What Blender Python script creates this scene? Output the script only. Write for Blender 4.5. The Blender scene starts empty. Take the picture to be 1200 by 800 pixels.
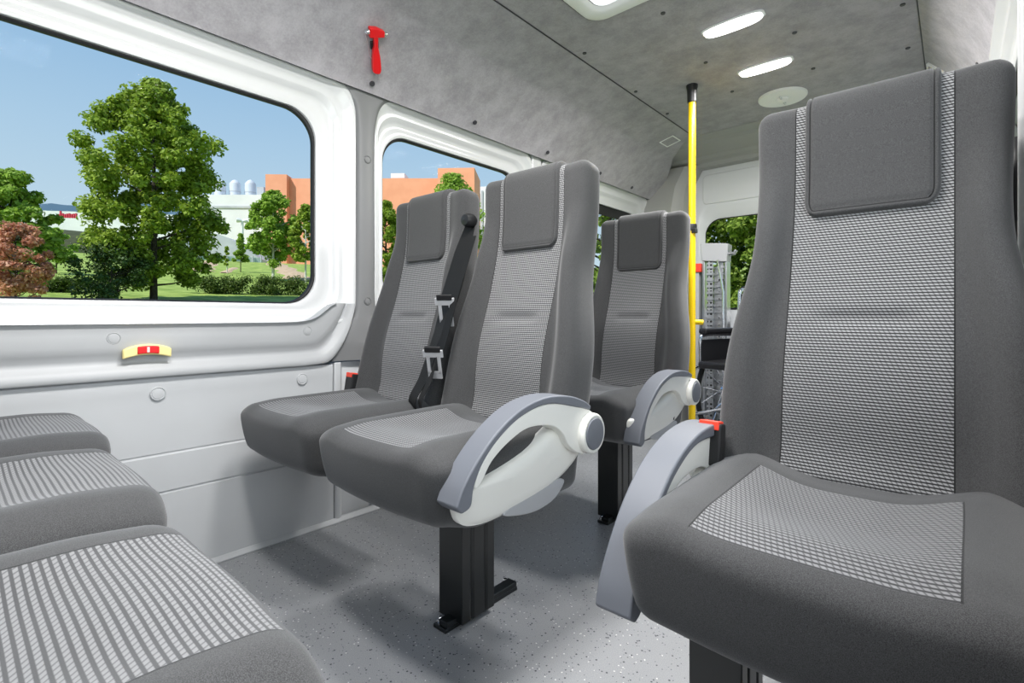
import bpy, bmesh, math, random
import numpy as np
from mathutils import Vector, Matrix
C = bpy.context.scene.collection
SC = bpy.context.scene
PI = math.pi
random.seed(7)
RNG = np.random.default_rng(11)

# ------------------------------------------------------------------ camera
F_PX, HOR_X, HOR_Y, CAM_H = 590.0, 600.0, 370.0, 0.75
TH = math.atan(520 / F_PX)
cam_d = bpy.data.cameras.new('camera')
cam = bpy.data.objects.new('camera', cam_d); C.objects.link(cam)
cam.location = (0, 0, CAM_H); cam.rotation_euler = (PI / 2, 0, TH)
cam_d.sensor_width = 36; cam_d.lens = 36 * F_PX / 1200; cam_d.shift_y = -30 / 1200
cam_d.clip_start = 0.02; cam_d.clip_end = 2000
SC.camera = cam

def bearing(px):
    return math.atan((px - HOR_X) / F_PX)

# ------------------------------------------------------------------ materials
class NT:
    def __init__(s, name):
        s.m = bpy.data.materials.new(name); s.m.use_nodes = True
        s.t = s.m.node_tree; s.n = s.t.nodes; s.l = s.t.links
        s.b = s.n['Principled BSDF']; s.out = s.n['Material Output']
    def node(s, typ, **kw):
        nd = s.n.new(typ)
        for k, v in kw.items(): setattr(nd, k, v)
        return nd
    def put(s, sock, v):
        if isinstance(v, bpy.types.NodeSocket): s.l.new(v, sock)
        else: sock.default_value = v
    def math(s, op, a, b=0.0, c=0.0):
        nd = s.node('ShaderNodeMath', operation=op)
        s.put(nd.inputs[0], a); s.put(nd.inputs[1], b); s.put(nd.inputs[2], c)
        return nd.outputs[0]
    def sstep(s, x, lo, hi):
        nd = s.node('ShaderNodeMapRange', interpolation_type='SMOOTHSTEP')
        s.put(nd.inputs['Value'], x); nd.inputs['From Min'].default_value = lo; nd.inputs['From Max'].default_value = hi
        return nd.outputs[0]
    def mix(s, f, a, b):
        nd = s.node('ShaderNodeMix', data_type='RGBA')
        s.put(nd.inputs[0], f); s.put(nd.inputs[6], a); s.put(nd.inputs[7], b)
        return nd.outputs[2]
    def noise(s, scale, detail=2, rough=0.5, coord=None, dist=0.0):
        nd = s.node('ShaderNodeTexNoise')
        nd.inputs['Scale'].default_value = scale; nd.inputs['Detail'].default_value = detail
        nd.inputs['Roughness'].default_value = rough; nd.inputs['Distortion'].default_value = dist
        if coord is None: coord = s.obj()
        s.l.new(coord, nd.inputs['Vector'])
        return nd.outputs[0]
    def obj(s):
        if not hasattr(s, '_tc'): s._tc = s.node('ShaderNodeTexCoord')
        return s._tc.outputs['Object']
    def uv(s):
        s.obj(); return s._tc.outputs['UV']
    def bump(s, h, strength=0.3, dist=0.002, normal=None):
        nd = s.node('ShaderNodeBump'); nd.inputs['Strength'].default_value = strength
        nd.inputs['Distance'].default_value = dist; s.l.new(h, nd.inputs['Height'])
        if normal is not None: s.l.new(normal, nd.inputs['Normal'])
        return nd.outputs[0]
    def set(s, col=None, rough=None, metal=None, spec=None, normal=None, sheen=None, coat=None):
        b = s.b.inputs
        if col is not None:
            if isinstance(col, tuple) and len(col) == 3: col = col + (1,)
            s.put(b['Base Color'], col)
        if rough is not None: s.put(b['Roughness'], rough)
        if metal is not None: s.put(b['Metallic'], metal)
        if spec is not None: s.put(b['Specular IOR Level'], spec)
        if normal is not None: s.l.new(normal, b['Normal'])
        if sheen is not None: b['Sheen Weight'].default_value = sheen
        if coat is not None: b['Coat Weight'].default_value = coat
        return s.m

def rgba(c): return (c[0], c[1], c[2], 1)

def m_plastic(name, col, rough=0.45, grain=0.0, gscale=900, spec=0.5, metal=0.0, var=0.05):
    t = NT(name)
    n = t.noise(7, 3)
    lo = tuple(x * (1 - var) for x in col); hi = tuple(min(1, x * (1 + var)) for x in col)
    c = t.mix(n, rgba(lo), rgba(hi))
    nm = t.bump(t.noise(gscale, 2), grain, 0.001) if grain > 0 else None
    return t.set(col=c, rough=rough, spec=spec, metal=metal, normal=nm)

def m_fabric(name, w, v0, v1, pitch, dash, dark, light, base, weave=1300):
    """plain weave with a centre panel of light dashes; UV is in metres (across, along)"""
    t = NT(name)
    sep = t.node('ShaderNodeSeparateXYZ'); t.l.new(t.uv(), sep.inputs[0])
    u, v = sep.outputs[0], sep.outputs[1]
    au = t.math('ABSOLUTE', u)
    inside = t.math('MULTIPLY', t.math('LESS_THAN', au, w), t.math('MULTIPLY', t.math('GREATER_THAN', v, v0), t.math('LESS_THAN', v, v1)))
    ph = t.math('DIVIDE', v, pitch); fr = t.math('FRACT', ph); row = t.math('FLOOR', ph)
    tri = t.math('ABSOLUTE', t.math('SUBTRACT', fr, 0.5))
    stripe = t.sstep(tri, 0.36, 0.22)
    k = t.math('FRACT', t.math('ADD', t.math('DIVIDE', u, dash), t.math('ADD', t.math('MULTIPLY', fr, 0.7), t.math('MULTIPLY', row, 0.37))))
    d = t.sstep(t.math('ABSOLUTE', t.math('SUBTRACT', k, 0.5)), 0.46, 0.25)
    d = t.math('ADD', t.math('MULTIPLY', d, 0.68), 0.32)
    lit = t.math('MULTIPLY', stripe, d)
    fine = t.noise(weave, 2, 0.6)
    fine2 = t.sstep(fine, 0.3, 0.7)
    pl = t.mix(fine2, rgba(tuple(x * 0.55 for x in base)), rgba(tuple(x * 1.5 for x in base)))
    pan = t.mix(lit, rgba(dark), rgba(light))
    col = t.mix(inside, pl, pan)
    sl = t.math('LESS_THAN', t.math('ABSOLUTE', t.math('SUBTRACT', au, w)), 0.0011)
    sl = t.math('MULTIPLY', sl, t.math('MULTIPLY', t.math('GREATER_THAN', v, v0), t.math('LESS_THAN', v, v1)))
    col = t.mix(sl, col, rgba(tuple(x * 0.35 for x in base)))
    seam = t.math('SUBTRACT', 1, sl)
    h = t.math('ADD', t.math('MULTIPLY', fine, 0.25), t.math('MULTIPLY', t.math('MULTIPLY', lit, inside), 0.6))
    nm = t.bump(h, 0.35, 0.0012)
    nm = t.bump(seam, 0.6, 0.003, nm)
    return t.set(col=col, rough=0.92, spec=0.15, normal=nm, sheen=0.25)

def m_cloth(name, base, weave=1300):
    t = NT(name); fine = t.noise(weave, 2, 0.6)
    big = t.noise(12, 2)
    c = t.mix(t.sstep(fine, 0.3, 0.7), rgba(tuple(x * 0.55 for x in base)), rgba(tuple(x * 1.5 for x in base)))
    return t.set(col=c, rough=0.92, spec=0.15, normal=t.bump(fine, 0.3, 0.0008), sheen=0.25)

def m_flap(name, base, weave=1300):
    """plain weave with one line of stitching round the rim; UV x = distance from the rim in metres"""
    t = NT(name); fine = t.noise(weave, 2, 0.6)
    sep = t.node('ShaderNodeSeparateXYZ'); t.l.new(t.uv(), sep.inputs[0])
    sl = t.math('LESS_THAN', t.math('ABSOLUTE', t.math('SUBTRACT', sep.outputs[0], 0.0105)), 0.0011)
    c = t.mix(t.sstep(fine, 0.3, 0.7), rgba(tuple(x * 0.55 for x in base)), rgba(tuple(x * 1.5 for x in base)))
    c = t.mix(sl, c, rgba(tuple(x * 0.3 for x in base)))
    return t.set(col=c, rough=0.92, spec=0.15, normal=t.bump(fine, 0.3, 0.0008), sheen=0.25)

def m_felt(name, base):
    t = NT(name)
    a = t.noise(11, 8, 0.7); b = t.noise(140, 3, 0.7)
    k = t.math('ADD', t.math('MULTIPLY', a, 0.7), t.math('MULTIPLY', b, 0.3))
    c = t.mix(t.sstep(k, 0.33, 0.67), rgba(tuple(x * 0.80 for x in base)), rgba(tuple(x * 1.18 for x in base)))
    return t.set(col=c, rough=0.95, spec=0.1, normal=t.bump(b, 0.35, 0.002), sheen=0.15)

def m_floor():
    t = NT('speckled_vinyl')
    def specks(scale, thr, seed):
        vo = t.node('ShaderNodeTexVoronoi'); vo.inputs['Scale'].default_value = scale
        mp = t.node('ShaderNodeMapping'); mp.inputs['Location'].default_value = (seed, seed * 2.3, 0)
        t.l.new(t.obj(), mp.inputs[0]); t.l.new(mp.outputs[0], vo.inputs['Vector'])
        sp = t.node('ShaderNodeSeparateXYZ'); t.l.new(vo.outputs['Color'], sp.inputs[0])
        rare = t.math('LESS_THAN', sp.outputs[0], 0.42)
        return t.math('MULTIPLY', t.sstep(vo.outputs['Distance'], thr, thr * 0.55), rare)
    base = t.mix(t.noise(4, 4), (0.26, 0.268, 0.28, 1), (0.32, 0.328, 0.34, 1))
    base = t.mix(t.sstep(t.noise(600, 2), 0.4, 0.65), base, (0.37, 0.378, 0.39, 1))
    c = t.mix(specks(85, 0.24, 0.0), base, (0.035, 0.04, 0.05, 1))
    c = t.mix(specks(130, 0.22, 5.0), c, (0.06, 0.065, 0.08, 1))
    c = t.mix(specks(90, 0.2, 9.0), c, (0.75, 0.75, 0.73, 1))
    return t.set(col=c, rough=0.36, spec=0.45, normal=t.bump(t.noise(300, 2), 0.08, 0.001))

def m_glass():
    t = NT('window_glass')
    tr = t.node('ShaderNodeBsdfTransparent'); tr.inputs[0].default_value = (0.97, 0.985, 0.98, 1)
    gl = t.node('ShaderNodeBsdfGlossy'); gl.inputs['Roughness'].default_value = 0.02
    fr = t.node('ShaderNodeFresnel'); fr.inputs[0].default_value = 1.25
    mx = t.node('ShaderNodeMixShader')
    t.l.new(t.math('MULTIPLY', fr.outputs[0], 0.012), mx.inputs[0]); t.l.new(tr.outputs[0], mx.inputs[1]); t.l.new(gl.outputs[0], mx.inputs[2])
    t.l.new(mx.outputs[0], t.out.inputs[0])
    return t.m

def m_emit(name, col, s):
    t = NT(name); t.set(col=col)
    t.b.inputs['Emission Color'].default_value = rgba(col); t.b.inputs['Emission Strength'].default_value = s
    return t.m

def m_leaf(name, a, b, transl=0.35):
    t = NT(name)
    geo = t.node('ShaderNodeNewGeometry')
    c = t.mix(geo.outputs['Random Per Island'], rgba(a), rgba(b))
    t.set(col=c, rough=0.55, spec=0.3)
    tl = t.node('ShaderNodeBsdfTranslucent'); t.l.new(c, tl.inputs[0])
    mx = t.node('ShaderNodeMixShader'); mx.inputs[0].default_value = transl
    t.l.new(t.b.outputs[0], mx.inputs[1]); t.l.new(tl.outputs[0], mx.inputs[2]); t.l.new(mx.outputs[0], t.out.inputs[0])
    return t.m

def m_noise2(name, a, b, scale, rough=0.8, detail=4, bump=0.0, spec=0.3):
    t = NT(name); n = t.noise(scale, detail, 0.6)
    return t.set(col=t.mix(t.sstep(n, 0.3, 0.7), rgba(a), rgba(b)), rough=rough, spec=spec, normal=t.bump(n, bump, 0.05) if bump else None)

M = {}
FAB = (0.054, 0.054, 0.055)
M['back'] = m_fabric('seat_back_fabric', 0.117, 0.0, 0.9, 0.0052, 0.0066, (0.024, 0.024, 0.025), (0.30, 0.30, 0.304), FAB)
M['cushion'] = m_fabric('seat_cushion_fabric', 0.126, 0.028, 0.325, 0.0074, 0.0066, (0.04, 0.04, 0.042), (0.225, 0.225, 0.229), FAB)
M['cushion_long'] = m_fabric('seat_cushion_fabric_long', 0.126, 0.012, 0.325, 0.0058, 0.0075, (0.06, 0.06, 0.062), (0.21, 0.21, 0.214), FAB)
M['flap'] = m_flap('headrest_fabric', FAB)
M['cloth'] = m_cloth('plain_seat_fabric', FAB)
M['felt'] = m_felt('grey_felt', (0.385, 0.368, 0.39))
M['felt_ceiling'] = m_felt('grey_ceiling_felt', (0.375, 0.358, 0.38))
M['floor'] = m_floor()
M['panel'] = m_plastic('light_grey_plastic', (0.56, 0.57, 0.58), 0.5, 0.12, 700)
M['belt'] = m_plastic('pale_grey_moulding', (0.45, 0.458, 0.466), 0.45, 0.12, 700)
M['pillar'] = m_plastic('mid_grey_plastic', (0.19, 0.192, 0.195), 0.5, 0.12, 700)
M['white'] = m_plastic('white_paint', (0.68, 0.685, 0.69), 0.22, 0, spec=0.55, var=0.01)
M['beige'] = m_plastic('warm_grey_plastic', (0.36, 0.355, 0.335), 0.5, 0.1, 600)
M['cream'] = m_plastic('cream_plastic', (0.80, 0.79, 0.74), 0.32, 0.03, 900, var=0.01)
M['bluegrey'] = m_plastic('blue_grey_rubber', (0.15, 0.16, 0.183), 0.5, 0.15, 900, spec=0.35)
M['padgrey'] = m_plastic('pale_grey_plastic', (0.42, 0.425, 0.44), 0.5, 0.1, 900, spec=0.35)
M['black'] = m_plastic('black_plastic', (0.012, 0.012, 0.013), 0.4, 0.05, 900)
M['rubber'] = m_plastic('black_rubber', (0.01, 0.01, 0.011), 0.6)
M['blackmetal'] = m_plastic('black_painted_metal', (0.006, 0.008, 0.008), 0.28, 0, spec=0.6)
M['darkcap'] = m_plastic('dark_grey_plug', (0.05, 0.05, 0.055), 0.5)
M['chrome'] = m_plastic('chrome', (0.8, 0.8, 0.82), 0.14, metal=1.0)
M['steel'] = m_plastic('brushed_steel', (0.62, 0.63, 0.65), 0.32, metal=1.0)
M['tongue'] = m_plastic('satin_steel', (0.88, 0.88, 0.90), 0.38, metal=0.7)
M['red'] = m_plastic('red_plastic', (0.80, 0.012, 0.015), 0.35)
M['redorange'] = m_plastic('orange_red_button', (0.85, 0.06, 0.03), 0.35)
M['yellow'] = m_plastic('yellow_paint', (0.93, 0.62, 0.005), 0.3)
M['paleyellow'] = m_plastic('pale_yellow_plastic', (0.95, 0.80, 0.34), 0.4)
M['webbing'] = m_plastic('black_webbing', (0.009, 0.009, 0.009), 0.55, 0.2, 1500, spec=0.25)
M['glass'] = m_glass()
M['lamp'] = m_emit('lamp_diffuser', (1, 0.99, 0.97), 3.5)
M['vent'] = m_plastic('off_white_plastic', (0.90, 0.90, 0.885), 0.4)
M['leather'] = m_plastic('black_vinyl', (0.014, 0.014, 0.016), 0.35, 0.2, 500)

# ------------------------------------------------------------------ object helpers
def tag(o, label=None, cat=None, group=None, kind=None):
    if label: o['label'] = label
    if cat: o['category'] = cat
    if group: o['group'] = group
    if kind: o['kind'] = kind
    return o

def empty(name, loc, rz=0, label=None, cat=None, group=None):
    o = bpy.data.objects.new(name, None); C.objects.link(o)
    o.location = loc; o.rotation_euler = (0, 0, rz); o.empty_display_size = 0.05
    return tag(o, label, cat, group)

def link(name, me, parent=None):
    o = bpy.data.objects.new(name, me); C.objects.link(o)
    if parent is not None: o.parent = parent
    return o

def mk(name, verts, faces, mat, parent=None, uv=None, smooth=True, bevel=0, sharp=None, mats=None, fmat=None):
    me = bpy.data.meshes.new(name)
    me.from_pydata([tuple(v) for v in verts], [], [tuple(f) for f in faces])
    bm = bmesh.new(); bm.from_mesh(me); bmesh.ops.recalc_face_normals(bm, faces=bm.faces); bm.to_mesh(me); bm.free()
    for mm in (mats or [mat]): me.materials.append(mm)
    if fmat is not None:
        for p, k in zip(me.polygons, fmat): p.material_index = k
    if uv is not None:
        ul = me.uv_layers.new(name='UVMap')
        for lp in me.loops: ul.data[lp.index].uv = uv[lp.vertex_index]
    if smooth:
        me.shade_smooth()
        if sharp: me.set_sharp_from_angle(angle=math.radians(sharp))
    o = link(name, me, parent)
    if bevel:
        md = o.modifiers.new('edge_round', 'BEVEL'); md.width = bevel; md.segments = 3; md.limit_method = 'ANGLE'; md.angle_limit = math.radians(40)
        md.harden_normals = False
    return o

class MB:
    """collects shapes for one mesh"""
    def __init__(s): s.v = []; s.f = []
    def add(s, v, f):
        k = len(s.v); s.v += [tuple(p) for p in v]; s.f += [tuple(i + k for i in q) for q in f]; return s
    def box(s, lo, hi, mat=None):
        x0, y0, z0 = lo; x1, y1, z1 = hi
        v = [(x0,y0,z0),(x1,y0,z0),(x1,y1,z0),(x0,y1,z0),(x0,y0,z1),(x1,y0,z1),(x1,y1,z1),(x0,y1,z1)]
        if mat is not None: v = [tuple(mat @ Vector(p)) for p in v]
        return s.add(v, [(0,3,2,1),(4,5,6,7),(0,1,5,4),(1,2,6,5),(2,3,7,6),(3,0,4,7)])
    def tube(s, pts, r, n=12, closed=False):
        pts = [Vector(p) for p in pts]; rr = r if isinstance(r, (list, tuple)) else [r] * len(pts)
        v = []; f = []; N = len(pts); up = None
        for i, p in enumerate(pts):
            if closed: t = pts[(i + 1) % N] - pts[i - 1]
            else: t = pts[min(i + 1, N - 1)] - pts[max(i - 1, 0)]
            t.normalize()
            if up is None:
                up = Vector((0, 0, 1)) if abs(t.z) < 0.9 else Vector((1, 0, 0))
            a = t.cross(up).normalized(); b = a.cross(t).normalized(); up = b
            for k in range(n):
                q = 2 * PI * k / n
                v.append(p + (a * math.cos(q) + b * math.sin(q)) * rr[i])
        for i in range(N if closed else N - 1):
            j = (i + 1) % N
            for k in range(n):
                f.append((i*n + k, i*n + (k+1) % n, j*n + (k+1) % n, j*n + k))
        if not closed:
            f.append(tuple(range(n))[::-1]); f.append(tuple((N-1)*n + k for k in range(n)))
        return s.add(v, f)
    def lathe(s, prof, n=32, mat=None):
        """prof: (radius, height) pairs about local z"""
        v = []; f = []
        for r, z in prof:
            for k in range(n):
                q = 2 * PI * k / n; v.append(Vector((r * math.cos(q), r * math.sin(q), z)))
        for i in range(len(prof) - 1):
            for k in range(n): f.append((i*n + k, i*n + (k+1) % n, (i+1)*n + (k+1) % n, (i+1)*n + k))
        f.append(tuple(range(n))[::-1]); f.append(tuple((len(prof)-1)*n + k for k in range(n)))
        if mat is not None: v = [mat @ p for p in v]
        return s.add(v, f)
    def prism(s, outline, a, b, axis='x'):
        n = len(outline); v = []
        for k in (a, b):
            for p, q in outline:
                v.append({'x': (k, p, q), 'y': (p, k, q), 'z': (p, q, k)}[axis])
        f = [tuple(range(n))[::-1], tuple(range(n, 2*n))] + [(i, (i+1) % n, n + (i+1) % n, n + i) for i in range(n)]
        return s.add(v, f)
    def xf(s, mat):
        s.v = [tuple(mat @ Vector(p)) for p in s.v]; return s
    def build(s, name, mat, parent=None, smooth=True, bevel=0, sharp=40):
        return mk(name, s.v, s.f, mat, parent, smooth=smooth, bevel=bevel, sharp=sharp)

def crom(pts, n=6, closed=True):
    out = []; N = len(pts)
    rng = range(N) if closed else range(N - 1)
    for i in rng:
        g = lambda k: pts[k % N] if closed else pts[max(0, min(N - 1, k))]
        p0, p1, p2, p3 = g(i-1), g(i), g(i+1), g(i+2)
        for k in range(n):
            t = k / n
            out.append(tuple(0.5 * (2*b + (c-a)*t + (2*a-5*b+4*c-d)*t*t + (3*b-a-3*c+d)*t**3) for a, b, c, d in zip(p0, p1, p2, p3)))
    if not closed: out.append(tuple(pts[-1]))
    return out

def rbox(hx, hy, hz, r, nx=24, ny=10, nz=40):
    """rounded box about the origin: vertices (numpy) and faces, even over the surface"""
    def ax(h, n):
        t = np.linspace(-1, 1, n + 1); return h * (1.5 * t - 0.5 * t**3)
    X, Y, Z = ax(hx, nx), ax(hy, ny), ax(hz, nz)
    idx = {}; V = []; Fc = []
    def vid(i, j, k):
        if (i, j, k) not in idx:
            idx[(i, j, k)] = len(V); V.append((X[i], Y[j], Z[k]))
        return idx[(i, j, k)]
    for i in range(nx):
        for j in range(ny):
            for k in (0, nz): Fc.append([vid(i,j,k), vid(i+1,j,k), vid(i+1,j+1,k), vid(i,j+1,k)])
    for i in range(nx):
        for k in range(nz):
            for j in (0, ny): Fc.append([vid(i,j,k), vid(i+1,j,k), vid(i+1,j,k+1), vid(i,j,k+1)])
    for j in range(ny):
        for k in range(nz):
            for i in (0, nx): Fc.append([vid(i,j,k), vid(i,j+1,k), vid(i,j+1,k+1), vid(i,j,k+1)])
    P = np.array(V); H = np.array([hx, hy, hz]) - r
    I = np.clip(P, -H, H); D = P - I
    L = np.linalg.norm(D, axis=1, keepdims=True); L[L == 0] = 1
    return I + D / L * r, Fc

def sm(x, a, b):
    t = np.clip((x - a) / (b - a), 0, 1); return t * t * (3 - 2 * t)

# ------------------------------------------------------------------ the seat
HX, HB = 0.222, 0.044           # half width, half depth of the backrest block
BH = 0.722                      # backrest height along itself
_z = np.linspace(-.05, .75, 81)
SPINE = np.convolve(np.pad(np.interp(_z, [-.05, 0, .045, .30, .47, .55, .75], [.382, .395, .408, .470, .518, .530, .534]), 5, mode='reflect', reflect_type='odd'), np.ones(11) / 11, 'valid')
def deform_back(P):
    """block (x, y in +-HB, z in 0..BH) to the seat's own space; front is -y"""
    x, y, z = P[:, 0].copy(), P[:, 1].copy(), P[:, 2].copy()
    zs = np.array([-.05, .03, .16, .24, .32, .40, .46, .57, .66, .75])
    ws = np.array([.222, .223, .225, .221, .206, .188, .184, .187, .191, .190])
    k = np.interp(z, zs, ws)
    zs2 = np.linspace(-.05, .75, 81); ks = np.interp(zs2, zs, ws); ks = np.convolve(np.pad(ks, 6, mode='edge'), np.ones(13) / 13, 'valid')
    k = np.interp(z, zs2, ks)
    front = np.clip((HB - y) / (2 * HB), 0, 1)
    ax = np.abs(x)
    bol = 0.030 * (1 - sm(z, .45, .62)) + 0.006
    dy = -bol * sm(ax, .135, .185) * front
    dy += 0.010 * np.exp(-((z - .06) / .06) ** 2) * front * (1 - sm(ax, .10, .17))      # softly hollow at the base
    dy -= 0.010 * np.exp(-((z - .22) / .10) ** 2) * front * (1 - sm(ax, .10, .17))      # lumbar swell
    dy += 0.012 * np.exp(-((z - .295) / .009) ** 2) * (1 - sm(ax, .06, .085)) * front   # stitched crease
    spine = np.interp(z, zs2, SPINE)
    thick = np.interp(z, [0, .3, .72], [1.15, 1.0, .88])
    xx = x * k / HX
    yy = spine + (y + HB) * thick + dy
    zz = 0.455 + z * 0.985 - (y + HB) * 0.10
    return np.stack([xx, yy, zz], 1)

def back_mesh():
    V, Fc = rbox(HX, HB, BH / 2, 0.031, 38, 10, 110)
    V[:, 2] += BH / 2
    uv = np.stack([V[:, 0] * 0.80, np.where(V[:, 1] > HB - 0.012, -1, V[:, 2])], 1)
    D = deform_back(V)
    uv[:, 0] = D[:, 0]
    return D, Fc, uv

def flap_mesh():
    """headrest cover: hangs over the top of the backrest, rounded lower corners, stitched rim"""
    r = 0.031
    path = []
    z0 = 0.488
    for z in np.concatenate([z0 + np.array([0, .0015, .004, .008, .012, .018, .026, .036]), np.linspace(z0 + .05, BH - r, 12)]): path.append((-HB, z, -1, 0))
    for q in np.linspace(0, PI / 2, 7)[1:]: path.append((-HB + r - r * math.cos(q), BH - r + r * math.sin(q), -math.cos(q), math.sin(q)))
    for q in np.linspace(0, PI / 2, 7): path.append((HB - r + r * math.sin(q), BH - r + r * math.cos(q), math.sin(q), math.cos(q)))
    for z in np.linspace(BH - r - .01, BH - .12, 6): path.append((HB, z, 1, 0))
    us = np.concatenate([-1 + np.array([0, .012, .03, .06, .10, .13, .17, .22]), np.linspace(-.7, .7, 15), 1 - np.array([.22, .17, .13, .10, .06, .03, .012, 0])])
    W0, cr = 0.113, 0.030
    V = []; uv = []; nu = len(us)
    for i, (y, z, ny, nz) in enumerate(path):
        s = z - z0 if ny == -1 and nz == 0 else 1.0
        w = W0 - (cr - math.sqrt(max(0, cr * cr - (cr - min(s, cr)) ** 2))) if s < cr else W0
        for u in us:
            e = min((1 - abs(u)) * W0 * (w / W0), s)
            o = 0.0145 * min(1, math.sqrt(max(0, e) / 0.005)) - 0.002
            o -= 0.0055 * math.exp(-((e - 0.0105) / 0.0022) ** 2)
            V.append((u * w, y + ny * o, z + nz * o)); uv.append((e, s))
    Fc = [(i*nu + k, i*nu + k + 1, (i+1)*nu + k + 1, (i+1)*nu + k) for i in range(len(path) - 1) for k in range(nu - 1)]
    V = np.array(V); x = V[:, 0].copy()
    D = deform_back(np.stack([np.clip(x, -.11, .11), V[:, 1], V[:, 2]], 1))
    D[:, 0] = x * 0.89
    return D, Fc, np.array(uv)

def cushion_mesh():
    hx, hy, hz = 0.222, 0.235, 0.088
    V, Fc = rbox(hx, hy, hz, 0.034, 40, 44, 16)
    V[:, 1] += hy                          # nose at y = 0
    x, y, z = V[:, 0].copy(), V[:, 1].copy(), V[:, 2].copy()
    ax = np.abs(x); up = (z + hz) / (2 * hz); low = 1 - up
    uv = np.stack([x, np.where(z < hz - 0.03, -1, y)], 1)
    xx = x * (1 - 0.07 * low ** 1.5) * (1 - 0.03 * sm(y, .30, .0))
    yy = y + 0.022 * low ** 2 * sm(y, .25, 0) - 0.016 * (1 - (x / hx) ** 2) * (1 - sm(y, 0, .2))
    zz = 0.412 + z
    dish = 0.020 * np.exp(-(ax / .10) ** 4) * sm(y, .06, .2) * (1 - 0.5 * sm(y, .36, .46))
    zz = zz - dish * up - 0.018 * sm(y, .33, .46) * (1 - sm(ax, .11, .19)) * up
    zz = zz - 0.010 * sm(ax, .15, .215) * up + 0.006 * np.exp(-((ax - .15) / .04) ** 2) * up
    zz = zz - 0.008 * sm(y, .10, .0) * up
    zz = zz + 0.030 * low * sm(y, .14, 0.0)
    return np.stack([xx, yy, zz], 1), Fc, uv

_cache = {}
def cached(key, fn):
    if key not in _cache: _cache[key] = fn().data
    return _cache[key]

def part(key, name, parent, fn):
    """first use builds the mesh, later uses share it (modifiers are copied too)"""
    if key not in _cache:
        o = fn(name, parent); _cache[key] = o; return o
    o = _cache[key].copy(); C.objects.link(o); o.parent = parent; o.name = name
    o.location = (0, 0, 0); o.rotation_euler = (0, 0, 0)
    return o

# armrest outlines in the seat's side plane (y back from the nose, z up)
PIV = (0.435, 0.475)
PAD_OUT = [(0.012, 0.418), (0.030, 0.452), (0.071, 0.496), (0.122, 0.535), (0.188, 0.566), (0.265, 0.579), (0.345, 0.573), (0.405, 0.556), (0.440, 0.538)]
PAD_IN = [(0.436, 0.528), (0.392, 0.540), (0.278, 0.5635), (0.193, 0.552), (0.127, 0.522), (0.080, 0.484), (0.056, 0.445), (0.048, 0.412), (0.026, 0.404)]
ARCH = [(0.060, 0.440), (0.083, 0.482), (0.130, 0.522), (0.193, 0.551), (0.278, 0.563), (0.373, 0.548), (0.440, 0.527), (0.476, 0.497), (0.481, 0.462), (0.460, 0.436), (0.425, 0.428), (0.388, 0.438), (0.352, 0.462), (0.330, 0.492), (0.289, 0.515), (0.213, 0.523), (0.152, 0.505), (0.105, 0.478), (0.078, 0.446)]
SHIELD = [(0.040, 0.425), (0.043, 0.395), (0.062, 0.364), (0.10, 0.350), (0.160, 0.346), (0.234, 0.352), (0.330, 0.366), (0.405, 0.392), (0.452, 0.428), (0.462, 0.470), (0.440, 0.505), (0.390, 0.515), (0.340, 0.505), (0.270, 0.476), (0.193, 0.453), (0.118, 0.437), (0.070, 0.432)]
UNDER = [(0.17, 0.352), (0.215, 0.336), (0.28, 0.328), (0.345, 0.338), (0.380, 0.372), (0.30, 0.380), (0.22, 0.370)]

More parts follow.
